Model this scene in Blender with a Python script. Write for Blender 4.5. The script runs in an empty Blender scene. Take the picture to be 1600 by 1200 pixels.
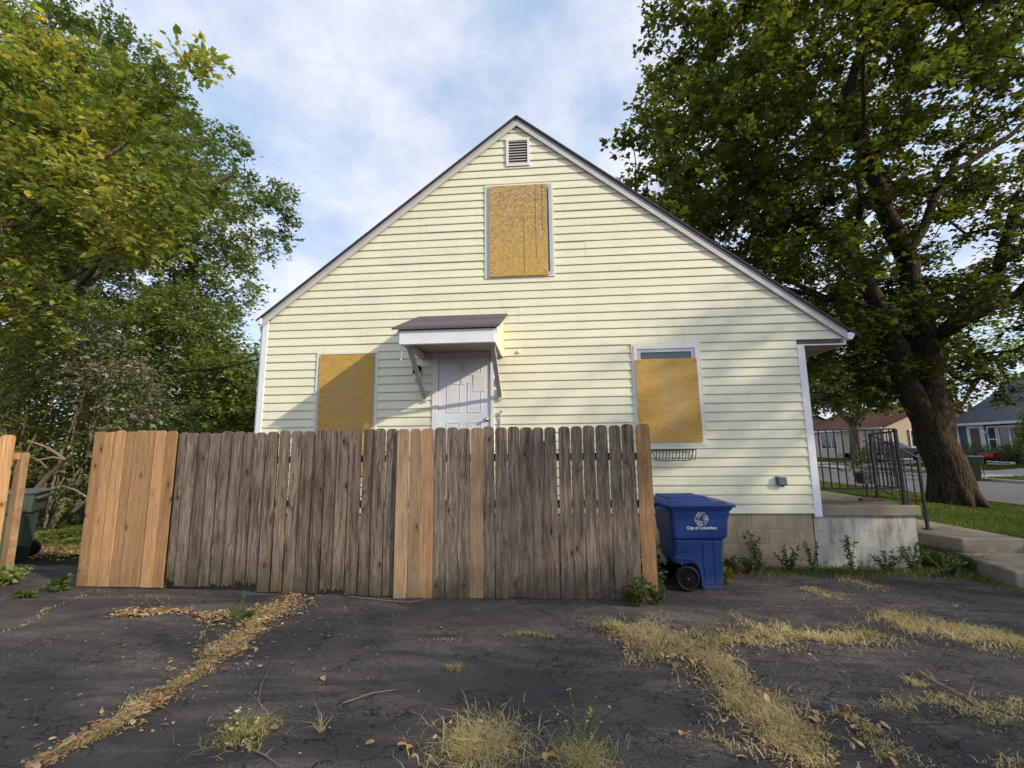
import bpy, math, random
import numpy as np
from mathutils import Vector, Matrix
R_ = random.Random(7)
RNG = np.random.default_rng(11)
scn = bpy.context.scene
COL = scn.collection

# ------------------------------------------------------------------ camera, world, sun, exposure
CAM_M = np.array([[0.997112876, -0.072653704, 0.022076031],
                  [0.075079641, 0.986792974, -0.143536314],
                  [-0.011356027, 0.144779367, 0.989398795]])
FPX = 690.0; EYE = 1.62; WALL = 6.472
camd = bpy.data.cameras.new('camera'); camd.sensor_width = 36.0; camd.lens = FPX/1600*36
camd.clip_end = 3000; camd.clip_start = 0.05
cam = bpy.data.objects.new('camera', camd); COL.objects.link(cam)
m = Matrix.Identity(4)
for r in range(3):
    m[r][0] = CAM_M[r, 0]; m[r][1] = CAM_M[r, 2]; m[r][2] = -CAM_M[r, 1]
m[2][3] = EYE
cam.matrix_world = m
scn.camera = cam

SUN = Vector((2.15, -1.0, 1.12)).normalized()
world = bpy.data.worlds.new('World'); scn.world = world; world.use_nodes = True
wn = world.node_tree; wn.nodes.clear()
def WN(t, **k):
    n = wn.nodes.new(t)
    for a, b in k.items(): setattr(n, a, b)
    return n
sky = WN('ShaderNodeTexSky', sky_type='NISHITA', sun_disc=False)
sky.sun_elevation = math.asin(SUN.z); sky.sun_rotation = math.atan2(SUN.x, SUN.y)
sky.altitude = 100; sky.air_density = 1.0; sky.dust_density = 1.0; sky.ozone_density = 1.5
tc = WN('ShaderNodeTexCoord'); sep = WN('ShaderNodeSeparateXYZ'); wn.links.new(tc.outputs['Generated'], sep.inputs[0])
def wmath(op, a, b=None, c=None):
    n = WN('ShaderNodeMath', operation=op)
    for i, v in enumerate((a, b, c)):
        if v is None: continue
        if isinstance(v, (int, float)): n.inputs[i].default_value = v
        else: wn.links.new(v, n.inputs[i])
    return n.outputs[0]
zz = wmath('ADD', wmath('MAXIMUM', sep.outputs[2], 0.0), 0.22)
cmb = WN('ShaderNodeCombineXYZ')
wn.links.new(wmath('DIVIDE', sep.outputs[0], zz), cmb.inputs[0]); wn.links.new(wmath('DIVIDE', sep.outputs[1], zz), cmb.inputs[1])
cmb.inputs[2].default_value = 3.3
nz = WN('ShaderNodeTexNoise'); nz.inputs['Scale'].default_value = 2.6; nz.inputs['Detail'].default_value = 9
nz.inputs['Roughness'].default_value = 0.55; nz.inputs['Distortion'].default_value = 0.15
wn.links.new(cmb.outputs[0], nz.inputs['Vector'])
cr = WN('ShaderNodeValToRGB'); cr.color_ramp.elements[0].position = 0.33; cr.color_ramp.elements[1].position = 0.56
cr.color_ramp.elements[0].color = (0.22, 0.22, 0.22, 1)
wn.links.new(nz.outputs[0], cr.inputs[0])
nz2 = WN('ShaderNodeTexNoise'); nz2.inputs['Scale'].default_value = 4.2; nz2.inputs['Detail'].default_value = 9; nz2.inputs['Roughness'].default_value = 0.6
wn.links.new(cmb.outputs[0], nz2.inputs['Vector'])
cr2 = WN('ShaderNodeValToRGB'); cr2.color_ramp.elements[0].position = 0.34; cr2.color_ramp.elements[1].position = 0.62
CL = 6.5
cr2.color_ramp.elements[0].color = (0.60*CL, 0.70*CL, 0.90*CL, 1); cr2.color_ramp.elements[1].color = (0.96*CL, 0.98*CL, 1.05*CL, 1)
wn.links.new(nz2.outputs[0], cr2.inputs[0])
# thin cloud also scatters what the sky behind it carries, so it brightens towards the sun as the sky does
addc = WN('ShaderNodeMixRGB', blend_type='ADD'); addc.inputs[0].default_value = 0.30
wn.links.new(cr2.outputs[0], addc.inputs[1]); wn.links.new(sky.outputs[0], addc.inputs[2])
skyb = WN('ShaderNodeMixRGB', blend_type='ADD'); skyb.inputs[0].default_value = 1.0
wn.links.new(sky.outputs[0], skyb.inputs[1]); skyb.inputs[2].default_value = (1.5, 2.5, 3.6, 1)
mixc = WN('ShaderNodeMixRGB'); wn.links.new(cr.outputs[0], mixc.inputs[0])
wn.links.new(skyb.outputs[0], mixc.inputs[1]); wn.links.new(addc.outputs[0], mixc.inputs[2])
bg = WN('ShaderNodeBackground'); bg.inputs[1].default_value = 0.085
wn.links.new(mixc.outputs[0], bg.inputs[0])
wo = WN('ShaderNodeOutputWorld'); wn.links.new(bg.outputs[0], wo.inputs[0])

sund = bpy.data.lights.new('sun', 'SUN'); sund.energy = 3.0; sund.angle = math.radians(0.9); sund.color = (1.0, 0.87, 0.68)
sun = bpy.data.objects.new('sun', sund); COL.objects.link(sun)
sun.rotation_euler = SUN.to_track_quat('Z', 'Y').to_euler(); sun.location = (20, -10, 20)
vs = scn.view_settings; vs.view_transform = 'Standard'; vs.look = 'None'; vs.exposure = 0.68; vs.gamma = 1; vs.use_curve_mapping = False
scn.cycles.max_bounces = 6; scn.cycles.diffuse_bounces = 3; scn.cycles.transmission_bounces = 4; scn.cycles.transparent_max_bounces = 6
scn.cycles.use_denoising = True

# ------------------------------------------------------------------ helpers
def ray(x, y): return CAM_M @ np.array([(x-800)/FPX, 1, -(y-600)/FPX])
def aY(x, y, Y=WALL):
    d = ray(x, y); t = Y/d[1]; return Vector((d[0]*t, Y, EYE+d[2]*t))
def aZ(x, y, z=0.0):
    d = ray(x, y); t = (z-EYE)/d[2]; return Vector((d[0]*t, d[1]*t, z))

def link(o, parent=None):
    COL.objects.link(o)
    if parent is not None: o.parent = parent
    return o
def tag(o, label=None, cat=None, group=None, kind=None):
    if label: o['label'] = label
    if cat: o['category'] = cat
    if group: o['group'] = group
    if kind: o['kind'] = kind
    return o
def empty(name, loc=(0, 0, 0), label=None, cat=None, group=None, rz=0):
    o = bpy.data.objects.new(name, None); o.location = loc; o.rotation_euler = (0, 0, rz); o.empty_display_size = 0.2
    COL.objects.link(o); return tag(o, label, cat, group)
def copy_tree(o, parent=None):
    c = o.copy(); COL.objects.link(c)
    if parent is not None: c.parent = parent
    for ch in list(o.children): copy_tree(ch, c)
    return c

class MB:
    def __init__(s): s.v = []; s.f = []; s.sm = []
    def add(s, vs_, fs, smooth=False):
        n = len(s.v); s.v += [tuple(v) for v in vs_]; s.f += [tuple(i+n for i in f) for f in fs]; s.sm += [smooth]*len(fs); return s
    def box(s, x0, x1, y0, y1, z0, z1):
        return s.add([(x0,y0,z0),(x1,y0,z0),(x1,y1,z0),(x0,y1,z0),(x0,y0,z1),(x1,y0,z1),(x1,y1,z1),(x0,y1,z1)],
                     [(0,3,2,1),(4,5,6,7),(0,1,5,4),(1,2,6,5),(2,3,7,6),(3,0,4,7)])
    def bbox(s, x0, x1, y0, y1, z0, z1, b=0.004):   # box with chamfered edges
        bm_v = []; xs = (x0, x1); ys = (y0, y1); zs = (z0, z1)
        idx = {}
        for i in (0, 1):
            for j in (0, 1):
                for k in (0, 1):
                    sx, sy, sz = (b if i == 0 else -b), (b if j == 0 else -b), (b if k == 0 else -b)
                    for ax in range(3):
                        p = [xs[i]+sx, ys[j]+sy, zs[k]+sz]; p[ax] = (xs[i], ys[j], zs[k])[ax]
                        idx[(i, j, k, ax)] = len(bm_v); bm_v.append(tuple(p))
        F = []
        for ax in range(3):
            o1, o2 = [a for a in range(3) if a != ax]
            for sd in (0, 1):
                q = []
                for (p1, p2) in ((0,0),(1,0),(1,1),(0,1)):
                    key = [0,0,0]; key[ax] = sd; key[o1] = p1; key[o2] = p2; q.append(idx[(*key, ax)])
                if (sd == 0) == (ax != 1): q = q[::-1]
                F.append(tuple(q))
        for e in range(3):   # edges along axis e
            o1, o2 = [a for a in range(3) if a != e]
            for p1 in (0, 1):
                for p2 in (0, 1):
                    k0 = [0,0,0]; k0[o1] = p1; k0[o2] = p2; k1 = list(k0); k1[e] = 1
                    F.append((idx[(*k0, o1)], idx[(*k1, o1)], idx[(*k1, o2)], idx[(*k0, o2)]))
        for i in (0, 1):
            for j in (0, 1):
                for k in (0, 1): F.append((idx[(i,j,k,0)], idx[(i,j,k,1)], idx[(i,j,k,2)]))
        return s.add(bm_v, F)
    def beam(s, a, b, w, h, up=(0, 0, 1)):   # bar from a to b
        a = Vector(a); b = Vector(b); d = (b-a).normalized(); u = Vector(up)
        if abs(d.dot(u)) > 0.98: u = Vector((0, 1, 0))
        r = d.cross(u).normalized()*w/2; u = r.cross(d).normalized()*h/2
        vs_ = [a-r-u, a+r-u, a+r+u, a-r+u, b-r-u, b+r-u, b+r+u, b-r+u]
        return s.add(vs_, [(0,1,2,3),(7,6,5,4),(0,4,5,1),(1,5,6,2),(2,6,7,3),(3,7,4,0)])
    def tube(s, pts, rad, n=8, caps=True, smooth=True):
        pts = [Vector(p) for p in pts]
        if not hasattr(rad, '__len__'): rad = [rad]*len(pts)
        ref = None; rings = []
        for i, p in enumerate(pts):
            d = (pts[min(i+1, len(pts)-1)]-pts[max(i-1, 0)]).normalized()
            if ref is None:
                ref = d.orthogonal().normalized()
            ref = (ref - d*ref.dot(d)); ref = ref.normalized() if ref.length > 1e-5 else d.orthogonal().normalized()
            bi = d.cross(ref)
            rings.append([p+(ref*math.cos(2*math.pi*k/n)+bi*math.sin(2*math.pi*k/n))*rad[i] for k in range(n)])
        v = [q for r in rings for q in r]; f = []
        for i in range(len(rings)-1):
            for k in range(n):
                f.append((i*n+k, i*n+(k+1) % n, (i+1)*n+(k+1) % n, (i+1)*n+k))
        s.add(v, f, smooth)
        if caps: s.add(rings[0]+rings[-1], [tuple(range(n))[::-1], tuple(range(n, 2*n))])
        return s
    def disc_cyl(s, c, axis, r, h, n=20, smooth=True):
        c = Vector(c); a = Vector(axis).normalized(); return s.tube([c-a*h/2, c+a*h/2], r, n, True, smooth)
    def prism(s, poly, y0, y1):   # polygon in xz extruded along y
        n = len(poly); v = [(x, y0, z) for x, z in poly]+[(x, y1, z) for x, z in poly]
        f = [tuple(range(n)), tuple(range(2*n-1, n-1, -1))]+[((i+1) % n, i, i+n, (i+1) % n+n) for i in range(n)]
        return s.add(v, f)
    def mesh(s, name):
        me = bpy.data.meshes.new(name); me.from_pydata(s.v, [], s.f)
        me.polygons.foreach_set('use_smooth', s.sm); me.update(); return me
    def build(s, name, mat, parent=None, loc=None, fixn=True):
        me = s.mesh(name)
        if fixn:
            import bmesh
            bm = bmesh.new(); bm.from_mesh(me); bmesh.ops.recalc_face_normals(bm, faces=bm.faces); bm.to_mesh(me); bm.free()
        me.materials.append(mat)
        o = bpy.data.objects.new(name, me); link(o, parent)
        if loc is not None: o.location = loc
        return o

def np_mesh(name, V, F, mat, parent=None, tint=None, tint_dom='POINT', smooth=False):
    me = bpy.data.meshes.new(name); nv = len(V); nf, k = F.shape
    me.vertices.add(nv); me.vertices.foreach_set('co', np.ascontiguousarray(V, dtype=np.float32).ravel())
    me.loops.add(nf*k); me.loops.foreach_set('vertex_index', np.ascontiguousarray(F, dtype=np.int32).ravel())
    me.polygons.add(nf); me.polygons.foreach_set('loop_start', np.arange(0, nf*k, k, dtype=np.int32))
    try: me.polygons.foreach_set('loop_total', np.full(nf, k, dtype=np.int32))
    except Exception: pass
    if smooth: me.polygons.foreach_set('use_smooth', np.ones(nf, dtype=bool))
    me.update(calc_edges=True)
    if tint is not None:
        at = me.attributes.new('tint', 'FLOAT', tint_dom); at.data.foreach_set('value', np.ascontiguousarray(tint, dtype=np.float32))
    me.materials.append(mat)
    o = bpy.data.objects.new(name, me); link(o, parent); return o

# ------------------------------------------------------------------ materials
def mat_new(name):
    m_ = bpy.data.materials.new(name); m_.use_nodes = True; nt = m_.node_tree
    return m_, nt, nt.nodes['Principled BSDF']
class NT:
    def __init__(s, nt): s.nt = nt; s.L = nt.links.new
    def n(s, t, **k):
        x = s.nt.nodes.new(t)
        for a, b in k.items(): setattr(x, a, b)
        return x
    def co(s, kind='Object', scale=(1, 1, 1), rnd=False):
        t = s.n('ShaderNodeTexCoord'); mp = s.n('ShaderNodeMapping'); mp.inputs['Scale'].default_value = scale
        s.L(t.outputs[kind], mp.inputs[0])
        if rnd:
            oi = s.n('ShaderNodeObjectInfo'); mu = s.n('ShaderNodeMath', operation='MULTIPLY'); mu.inputs[1].default_value = 37.0
            s.L(oi.outputs['Random'], mu.inputs[0]); s.L(mu.outputs[0], mp.inputs['Location'])
        return mp.outputs[0]
    def noise(s, vec, scale, detail=4, rough=0.55, dist=0.0):
        x = s.n('ShaderNodeTexNoise'); x.inputs['Scale'].default_value = scale; x.inputs['Detail'].default_value = detail
        x.inputs['Roughness'].default_value = rough; x.inputs['Distortion'].default_value = dist
        if vec is not None: s.L(vec, x.inputs['Vector'])
        return x.outputs[0]
    def vor(s, vec, scale, feat='F1', out=0):
        x = s.n('ShaderNodeTexVoronoi', feature=feat); x.inputs['Scale'].default_value = scale; s.L(vec, x.inputs['Vector']); return x.outputs[out]
    def ramp(s, fac, stops, interp='LINEAR'):
        x = s.n('ShaderNodeValToRGB'); e = x.color_ramp.elements; x.color_ramp.interpolation = interp
        while len(e) < len(stops): e.new(0.5)
        for i, (p, c) in enumerate(stops):
            e[i].position = p; e[i].color = (c, c, c, 1) if isinstance(c, (int, float)) else (*c, 1)
        s.L(fac, x.inputs[0]); return x.outputs[0]
    def mix(s, fac, a, b, mode='MIX'):
        x = s.n('ShaderNodeMixRGB', blend_type=mode)
        for i, v in enumerate((fac, a, b)):
            if isinstance(v, (int, float)): x.inputs[i].default_value = v if i == 0 else (v, v, v, 1)
            elif isinstance(v, tuple): x.inputs[i].default_value = (*v, 1)
            else: s.L(v, x.inputs[i])
        return x.outputs[0]
    def math(s, op, a, b=0.0, clamp=False):
        x = s.n('ShaderNodeMath', operation=op); x.use_clamp = clamp
        for i, v in enumerate((a, b)):
            if isinstance(v, (int, float)): x.inputs[i].default_value = v
            else: s.L(v, x.inputs[i])
        return x.outputs[0]
    def bump(s, h, strength, dist, bsdf, prev=None):
        x = s.n('ShaderNodeBump'); x.inputs['Strength'].default_value = strength; x.inputs['Distance'].default_value = dist
        s.L(h, x.inputs['Height'])
        if prev is not None: s.L(prev, x.inputs['Normal'])
        s.L(x.outputs[0], bsdf.inputs['Normal']); return x.outputs[0]
    def sepxyz(s, vec):
        x = s.n('ShaderNodeSeparateXYZ'); s.L(vec, x.inputs[0]); return x.outputs

def simple(name, col, rough=0.6, var=0.15, scale=6.0, bump=0.0, metal=0.0, spec=0.4, bscale=None, rnd=False, kind='Object'):
    m_, nt, b = mat_new(name); T = NT(nt); co = T.co(kind, rnd=rnd)
    n_ = T.noise(co, scale, 6, 0.6)
    c = T.ramp(n_, [(0.25, tuple(x*(1-var) for x in col)), (0.75, tuple(min(1, x*(1+var)) for x in col))])
    T.L(c, b.inputs['Base Color']); b.inputs['Roughness'].default_value = rough; b.inputs['Metallic'].default_value = metal
    b.inputs['Specular IOR Level'].default_value = spec
    if bump: T.bump(T.noise(co, bscale or scale*8, 5, 0.6), 1.0, bump, b)
    return m_

def mat_siding(name, col, rough=0.42):
    m_, nt, b = mat_new(name); T = NT(nt)
    co = T.co('Object', (1, 1, 1)); big = T.noise(T.co('Object', (1.2, 1, 0.5)), 1.6, 5, 0.6)
    c = T.ramp(big, [(0.3, tuple(x*0.90 for x in col)), (0.7, col)])
    st = T.ramp(T.noise(T.co('Object', (5, 1, 0.45)), 1.6, 4, 0.7), [(0.5, 0.0), (0.85, 0.42)])   # algae stains
    c = T.mix(st, c, (col[0]*0.72, col[1]*0.80, col[2]*0.62))
    oi = T.n('ShaderNodeObjectInfo'); v = T.ramp(oi.outputs['Random'], [(0.0, 0.955), (1.0, 1.0)])
    c = T.mix(1.0, c, v, 'MULTIPLY')
    T.L(c, b.inputs['Base Color']); b.inputs['Roughness'].default_value = rough; b.inputs['Specular IOR Level'].default_value = 0.35
    g = T.noise(T.co('Object', (6, 1, 120)), 2.0, 3, 0.5); w = T.noise(T.co('Object', (0.8, 1, 4)), 1.5, 2)
    p = T.bump(w, 0.5, 0.02, b); T.bump(g, 0.25, 0.0015, b, p)
    return m_

def mat_wood(name, lightc, darkc, knotc, mould=0.5, rough=0.8, fresh=False):
    m_, nt, b = mat_new(name); T = NT(nt); b.inputs['Roughness'].default_value = rough; b.inputs['Specular IOR Level'].default_value = 0.2
    co = T.co('Object', (1, 1, 1), rnd=True); raw = T.co('Object')
    # knots pull the grain aside
    kv = T.n('ShaderNodeTexVoronoi', feature='F1'); kv.inputs['Scale'].default_value = 1.0; kv.inputs['Randomness'].default_value = 0.9
    mp = T.n('ShaderNodeMapping'); mp.inputs['Scale'].default_value = (6.0, 0.01, 2.9); T.L(co, mp.inputs[0]); T.L(mp.outputs[0], kv.inputs['Vector'])
    kd = kv.outputs['Distance']
    pull = T.math('MULTIPLY', T.ramp(kd, [(0.0, 1.0), (0.45, 0.0)], 'EASE'), 0.05)
    cx = T.n('ShaderNodeCombineXYZ'); T.L(pull, cx.inputs[0])
    va = T.n('ShaderNodeVectorMath', operation='ADD'); T.L(co, va.inputs[0]); T.L(cx.outputs[0], va.inputs[1])
    mg = T.n('ShaderNodeMapping'); mg.inputs['Scale'].default_value = (55, 10, 1.6); T.L(va.outputs[0], mg.inputs[0])
    g = T.noise(mg.outputs[0], 1.0, 5, 0.65, 0.6)
    mg2 = T.n('ShaderNodeMapping'); mg2.inputs['Scale'].default_value = (150, 20, 5); T.L(va.outputs[0], mg2.inputs[0])
    g2 = T.noise(mg2.outputs[0], 1.0, 4, 0.7, 0.4)
    c = T.ramp(g, [(0.25, darkc), (0.47, tuple(0.5*(a+d) for a, d in zip(lightc, darkc))), (0.7, lightc)])
    c = T.mix(1.0, c, T.ramp(g2, [(0.36, 0.42 if not fresh else 0.74), (0.6, 1.1)]), 'MULTIPLY')
    knot = T.ramp(kd, [(0.0, 1.0), (0.07, 0.9), (0.11, 0.0)])
    ring = T.ramp(T.math('FRACT', T.math('MULTIPLY', kd, 22.0)), [(0.0, 0.0), (0.5, 0.55), (1.0, 0.0)])
    near = T.ramp(kd, [(0.08, 1.0), (0.30, 0.0)])
    c = T.mix(T.math('MULTIPLY', ring, near), c, knotc)
    c = T.mix(knot, c, knotc)
    # long drip stains and mould creeping up from the foot
    st = T.ramp(T.noise(T.co('Object', (16, 1, 1.5), rnd=True), 1.0, 5, 0.75), [(0.47, 0.0), (0.68, mould)])
    c = T.mix(st, c, tuple(x*0.42 for x in darkc))
    xyz = T.sepxyz(raw); lo = T.math('ADD', xyz[2], T.math('MULTIPLY', T.noise(co, 9, 4, 0.7), 0.5))
    c = T.mix(T.ramp(lo, [(0.25, 0.75 if not fresh else 0.25), (0.62, 0.0)]), c, (0.055, 0.05, 0.028) if not fresh else (0.17, 0.12, 0.06))
    oi = T.n('ShaderNodeObjectInfo')
    c = T.mix(1.0, c, oi.outputs['Color'], 'MULTIPLY')
    T.L(c, b.inputs['Base Color'])
    h = T.math('ADD', T.math('MULTIPLY', g, 0.6), T.math('MULTIPLY', g2, 0.5))
    T.bump(h, 0.9, 0.0035 if not fresh else 0.0012, b)
    return m_

def mat_asphalt():
    m_, nt, b = mat_new('sealed_asphalt'); T = NT(nt); co = T.co('Object'); xyz = T.sepxyz(co)
    big = T.noise(co, 0.55, 5, 0.6, 0.5); med = T.noise(co, 3.2, 6, 0.65); fine = T.noise(co, 95, 3, 0.7); gr = T.vor(co, 130)
    c = T.ramp(big, [(0.3, (0.046, 0.041, 0.042)), (0.60, (0.068, 0.061, 0.060)), (0.78, (0.100, 0.090, 0.085))])
    c = T.mix(T.ramp(med, [(0.45, 0.0), (0.72, 0.6)]), c, (0.092, 0.081, 0.073))
    # worn dusty strips where the sealer is thin
    dust = T.noise(T.co('Object', (0.45, 1.6, 1)), 1.1, 6, 0.7, 0.6)
    speck = T.ramp(T.noise(co, 48, 4, 0.85), [(0.40, 0.05), (0.60, 1.0)])
    df = T.math('MULTIPLY', T.ramp(dust, [(0.47, 0.0), (0.66, 0.95)]), speck)
    c = T.mix(df, c, (0.21, 0.18, 0.145))
    c = T.mix(1.0, c, T.ramp(fine, [(0.3, 0.7), (0.7, 1.3)]), 'MULTIPLY')
    # cracks: alligator network, denser to the right
    dv = T.n('ShaderNodeVectorMath', operation='ADD'); nd = T.n('ShaderNodeTexNoise'); nd.inputs['Scale'].default_value = 5; nd.inputs['Detail'].default_value = 5; T.L(co, nd.inputs['Vector'])
    sc = T.n('ShaderNodeVectorMath', operation='SCALE'); sc.inputs['Scale'].default_value = 0.16; T.L(nd.outputs['Color'], sc.inputs[0])
    T.L(co, dv.inputs[0]); T.L(sc.outputs[0], dv.inputs[1])
    sc.inputs['Scale'].default_value = 0.34
    mp = T.n('ShaderNodeMapping'); mp.inputs['Rotation'].default_value = (0, 0, 0.9); mp.inputs['Scale'].default_value = (1.0, 2.3, 1); T.L(dv.outputs[0], mp.inputs[0])
    e1 = T.vor(mp.outputs[0], 3.0, 'DISTANCE_TO_EDGE'); e2 = T.vor(mp.outputs[0], 8.0, 'DISTANCE_TO_EDGE')
    k1 = T.ramp(e1, [(0.0, 0.9), (0.010, 0.5), (0.020, 0.0)]); k2 = T.ramp(e2, [(0.0, 0.7), (0.02, 0.3), (0.04, 0.0)])
    side = T.math('ADD', T.math('MULTIPLY', xyz[0], 0.16), T.math('MULTIPLY', T.noise(co, 0.8, 4), 1.3))
    m1 = T.ramp(side, [(0.45, 0.0), (0.75, 1.0)]); brk = T.ramp(T.noise(co, 3.1, 4), [(0.44, 0.0), (0.58, 1.0)])
    rn = T.noise(T.co('Object', (1.0, 1.6, 1)), 3.2, 7, 0.62, 0.4); rid = T.math('ABSOLUTE', T.math('SUBTRACT', rn, 0.5))
    k3 = T.math('MULTIPLY', T.ramp(rid, [(0.0, 0.9), (0.004, 0.5), (0.008, 0.0)]), T.ramp(T.noise(co, 1.3, 3), [(0.46, 0.0), (0.56, 1.0)]))
    kk = T.math('MAXIMUM', T.math('MULTIPLY', T.math('MULTIPLY', k1, m1), T.ramp(T.noise(co, 1.9, 3), [(0.44, 0.0), (0.56, 1.0)])), T.math('MULTIPLY', T.math('MULTIPLY', k2, m1), brk))
    kk = T.math('MAXIMUM', kk, k3)
    c = T.mix(T.math('MULTIPLY', kk, 0.95), c, (0.007, 0.006, 0.006))
    T.L(c, b.inputs['Base Color'])
    T.L(T.ramp(med, [(0.3, 0.72), (0.7, 0.92)]), b.inputs['Roughness']); b.inputs['Specular IOR Level'].default_value = 0.22
    smear = T.noise(T.co('Object', (2.0, 9.0, 1)), 1.5, 5, 0.65, 1.6)
    p = T.bump(smear, 0.55, 0.012, b)
    p = T.bump(T.math('ADD', T.math('MULTIPLY', gr, 0.5), fine), 0.9, 0.005, b, p)
    p = T.bump(kk, 1.0, -0.010, b, p)
    return m_

def mat_leaf(name, stops, transl=0.45, rough=0.5, spec=0.35, tcol=(1.25, 1.35, 0.55)):
    m_, nt, b = mat_new(name); T = NT(nt)
    at = T.n('ShaderNodeAttribute'); at.attribute_name = 'tint'
    c = T.ramp(at.outputs['Fac'], stops)
    T.L(c, b.inputs['Base Color']); b.inputs['Roughness'].default_value = rough; b.inputs['Specular IOR Level'].default_value = spec
    tr = T.n('ShaderNodeBsdfTranslucent'); c2 = T.mix(1.0, c, tcol, 'MULTIPLY'); T.L(c2, tr.inputs[0])
    mx = T.n('ShaderNodeMixShader'); mx.inputs[0].default_value = transl
    T.L(b.outputs[0], mx.inputs[1]); T.L(tr.outputs[0], mx.inputs[2])
    T.L(mx.outputs[0], nt.nodes['Material Output'].inputs[0])
    return m_

def mat_bark(name, col, dark, sc=1.0):
    m_, nt, b = mat_new(name); T = NT(nt)
    co = T.co('Object', (1, 1, 0.16)); n1 = T.noise(co, 17*sc, 6, 0.7, 0.8); v = T.vor(T.co('Object', (1, 1, 0.13)), 24*sc, 'DISTANCE_TO_EDGE')
    h = T.math('ADD', T.math('MULTIPLY', T.ramp(v, [(0.0, 0.0), (0.25, 1.0)]), 0.6), n1)
    c = T.ramp(h, [(0.45, dark), (0.95, col)])
    c = T.mix(T.ramp(T.noise(T.co('Object'), 2.0, 4), [(0.5, 0), (0.75, 0.35)]), c, (0.06, 0.07, 0.035))
    T.L(c, b.inputs['Base Color']); b.inputs['Roughness'].default_value = 0.95; b.inputs['Specular IOR Level'].default_value = 0.1
    T.bump(h, 1.0, 0.02/sc, b); return m_

def mat_plywood(name):
    m_, nt, b = mat_new(name); T = NT(nt); raw = T.co('Generated'); co = T.co('Object', rnd=False)
    g = T.noise(T.co('Object', (2.5, 1, 16)), 2.2, 6, 0.75, 1.5)
    c = T.ramp(g, [(0.3, (0.36, 0.20, 0.036)), (0.5, (0.54, 0.31, 0.055)), (0.75, (0.62, 0.38, 0.085))])
    fl = T.noise(T.co('Object', (9, 1, 30)), 3.0, 4, 0.8); c = T.mix(T.ramp(fl, [(0.52, 0.0), (0.72, 0.55)]), c, (0.27, 0.15, 0.045))
    w = T.noise(co, 2.1, 5, 0.62, 0.6); x = T.sepxyz(raw)
    mid = T.math('MULTIPLY', T.ramp(x[0], [(0.05, 0.2), (0.5, 1.0), (0.95, 0.2)], 'EASE'), T.ramp(x[2], [(0.0, 0.2), (0.45, 1.0), (1.0, 0.25)], 'EASE'))
    wf = T.math('MULTIPLY', T.ramp(w, [(0.36, 0.0), (0.62, 0.9)]), mid)
    c = T.mix(wf, c, (0.35, 0.27, 0.155))
    kv = T.vor(T.co('Object', (5, 0.01, 9)), 1.2); c = T.mix(T.ramp(kv, [(0.0, 0.8), (0.07, 0.7), (0.12, 0.0)]), c, (0.20, 0.09, 0.02))
    T.L(c, b.inputs['Base Color']); b.inputs['Roughness'].default_value = 0.62; T.bump(g, 0.7, 0.002, b); return m_
def mat_osb(name):
    m_, nt, b = mat_new(name); T = NT(nt); co = T.co('Object', (1, 0.01, 1))
    v = T.n('ShaderNodeTexVoronoi', feature='F1'); v.inputs['Scale'].default_value = 60
    mp = T.n('ShaderNodeMapping'); mp.inputs['Rotation'].default_value = (0, 0.5, 0); mp.inputs['Scale'].default_value = (1, 1, 0.6); T.L(co, mp.inputs[0]); T.L(mp.outputs[0], v.inputs['Vector'])
    v2 = T.n('ShaderNodeTexVoronoi', feature='F1'); v2.inputs['Scale'].default_value = 46
    mp2 = T.n('ShaderNodeMapping'); mp2.inputs['Rotation'].default_value = (0, -0.8, 0); mp2.inputs['Scale'].default_value = (0.6, 1, 1); T.L(co, mp2.inputs[0]); T.L(mp2.outputs[0], v2.inputs['Vector'])
    s1 = T.sepxyz(v.outputs['Color'])[0]; s2 = T.sepxyz(v2.outputs['Color'])[1]
    f = T.math('MULTIPLY', T.math('ADD', s1, s2), 0.5)
    c = T.ramp(f, [(0.1, (0.25, 0.155, 0.065)), (0.4, (0.38, 0.25, 0.10)), (0.6, (0.46, 0.305, 0.115)), (0.9, (0.57, 0.41, 0.18))])
    big = T.noise(co, 2.0, 4); low = T.sepxyz(T.co('Generated'))
    yel = T.ramp(T.math('ADD', T.math('MULTIPLY', low[2], -0.5), T.math('ADD', big, 0.25)), [(0.35, 0.0), (0.7, 0.8)])
    c = T.mix(yel, c, (0.60, 0.37, 0.05), 'MULTIPLY' if False else 'MIX') if False else T.mix(T.math('MULTIPLY', yel, 0.55), c, (0.62, 0.37, 0.045))
    T.L(c, b.inputs['Base Color']); b.inputs['Roughness'].default_value = 0.7; T.bump(f, 0.6, 0.0015, b); return m_

def mat_concrete(name, col, stain=(0.10, 0.085, 0.06), amt=0.5, rough=0.85, sc=1.0, streak=False, rnd=True):
    m_, nt, b = mat_new(name); T = NT(nt); co = T.co('Object', rnd=rnd)
    n1 = T.noise(co, 3.0*sc, 7, 0.7); f = T.noise(co, 70*sc, 4, 0.7)
    c = T.ramp(n1, [(0.3, tuple(x*0.78 for x in col)), (0.65, col)])
    s_ = T.noise(T.co('Object', (3, 3, 0.7) if streak else (1, 1, 1)), 1.8*sc, 6, 0.7)
    c = T.mix(T.ramp(s_, [(0.48, 0.0), (0.72, amt)]), c, stain)
    c = T.mix(1.0, c, T.ramp(f, [(0.3, 0.82), (0.7, 1.1)]), 'MULTIPLY')
    T.L(c, b.inputs['Base Color']); b.inputs['Roughness'].default_value = rough; b.inputs['Specular IOR Level'].default_value = 0.2
    T.bump(T.math('ADD', f, n1), 0.7, 0.004, b); return m_

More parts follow.
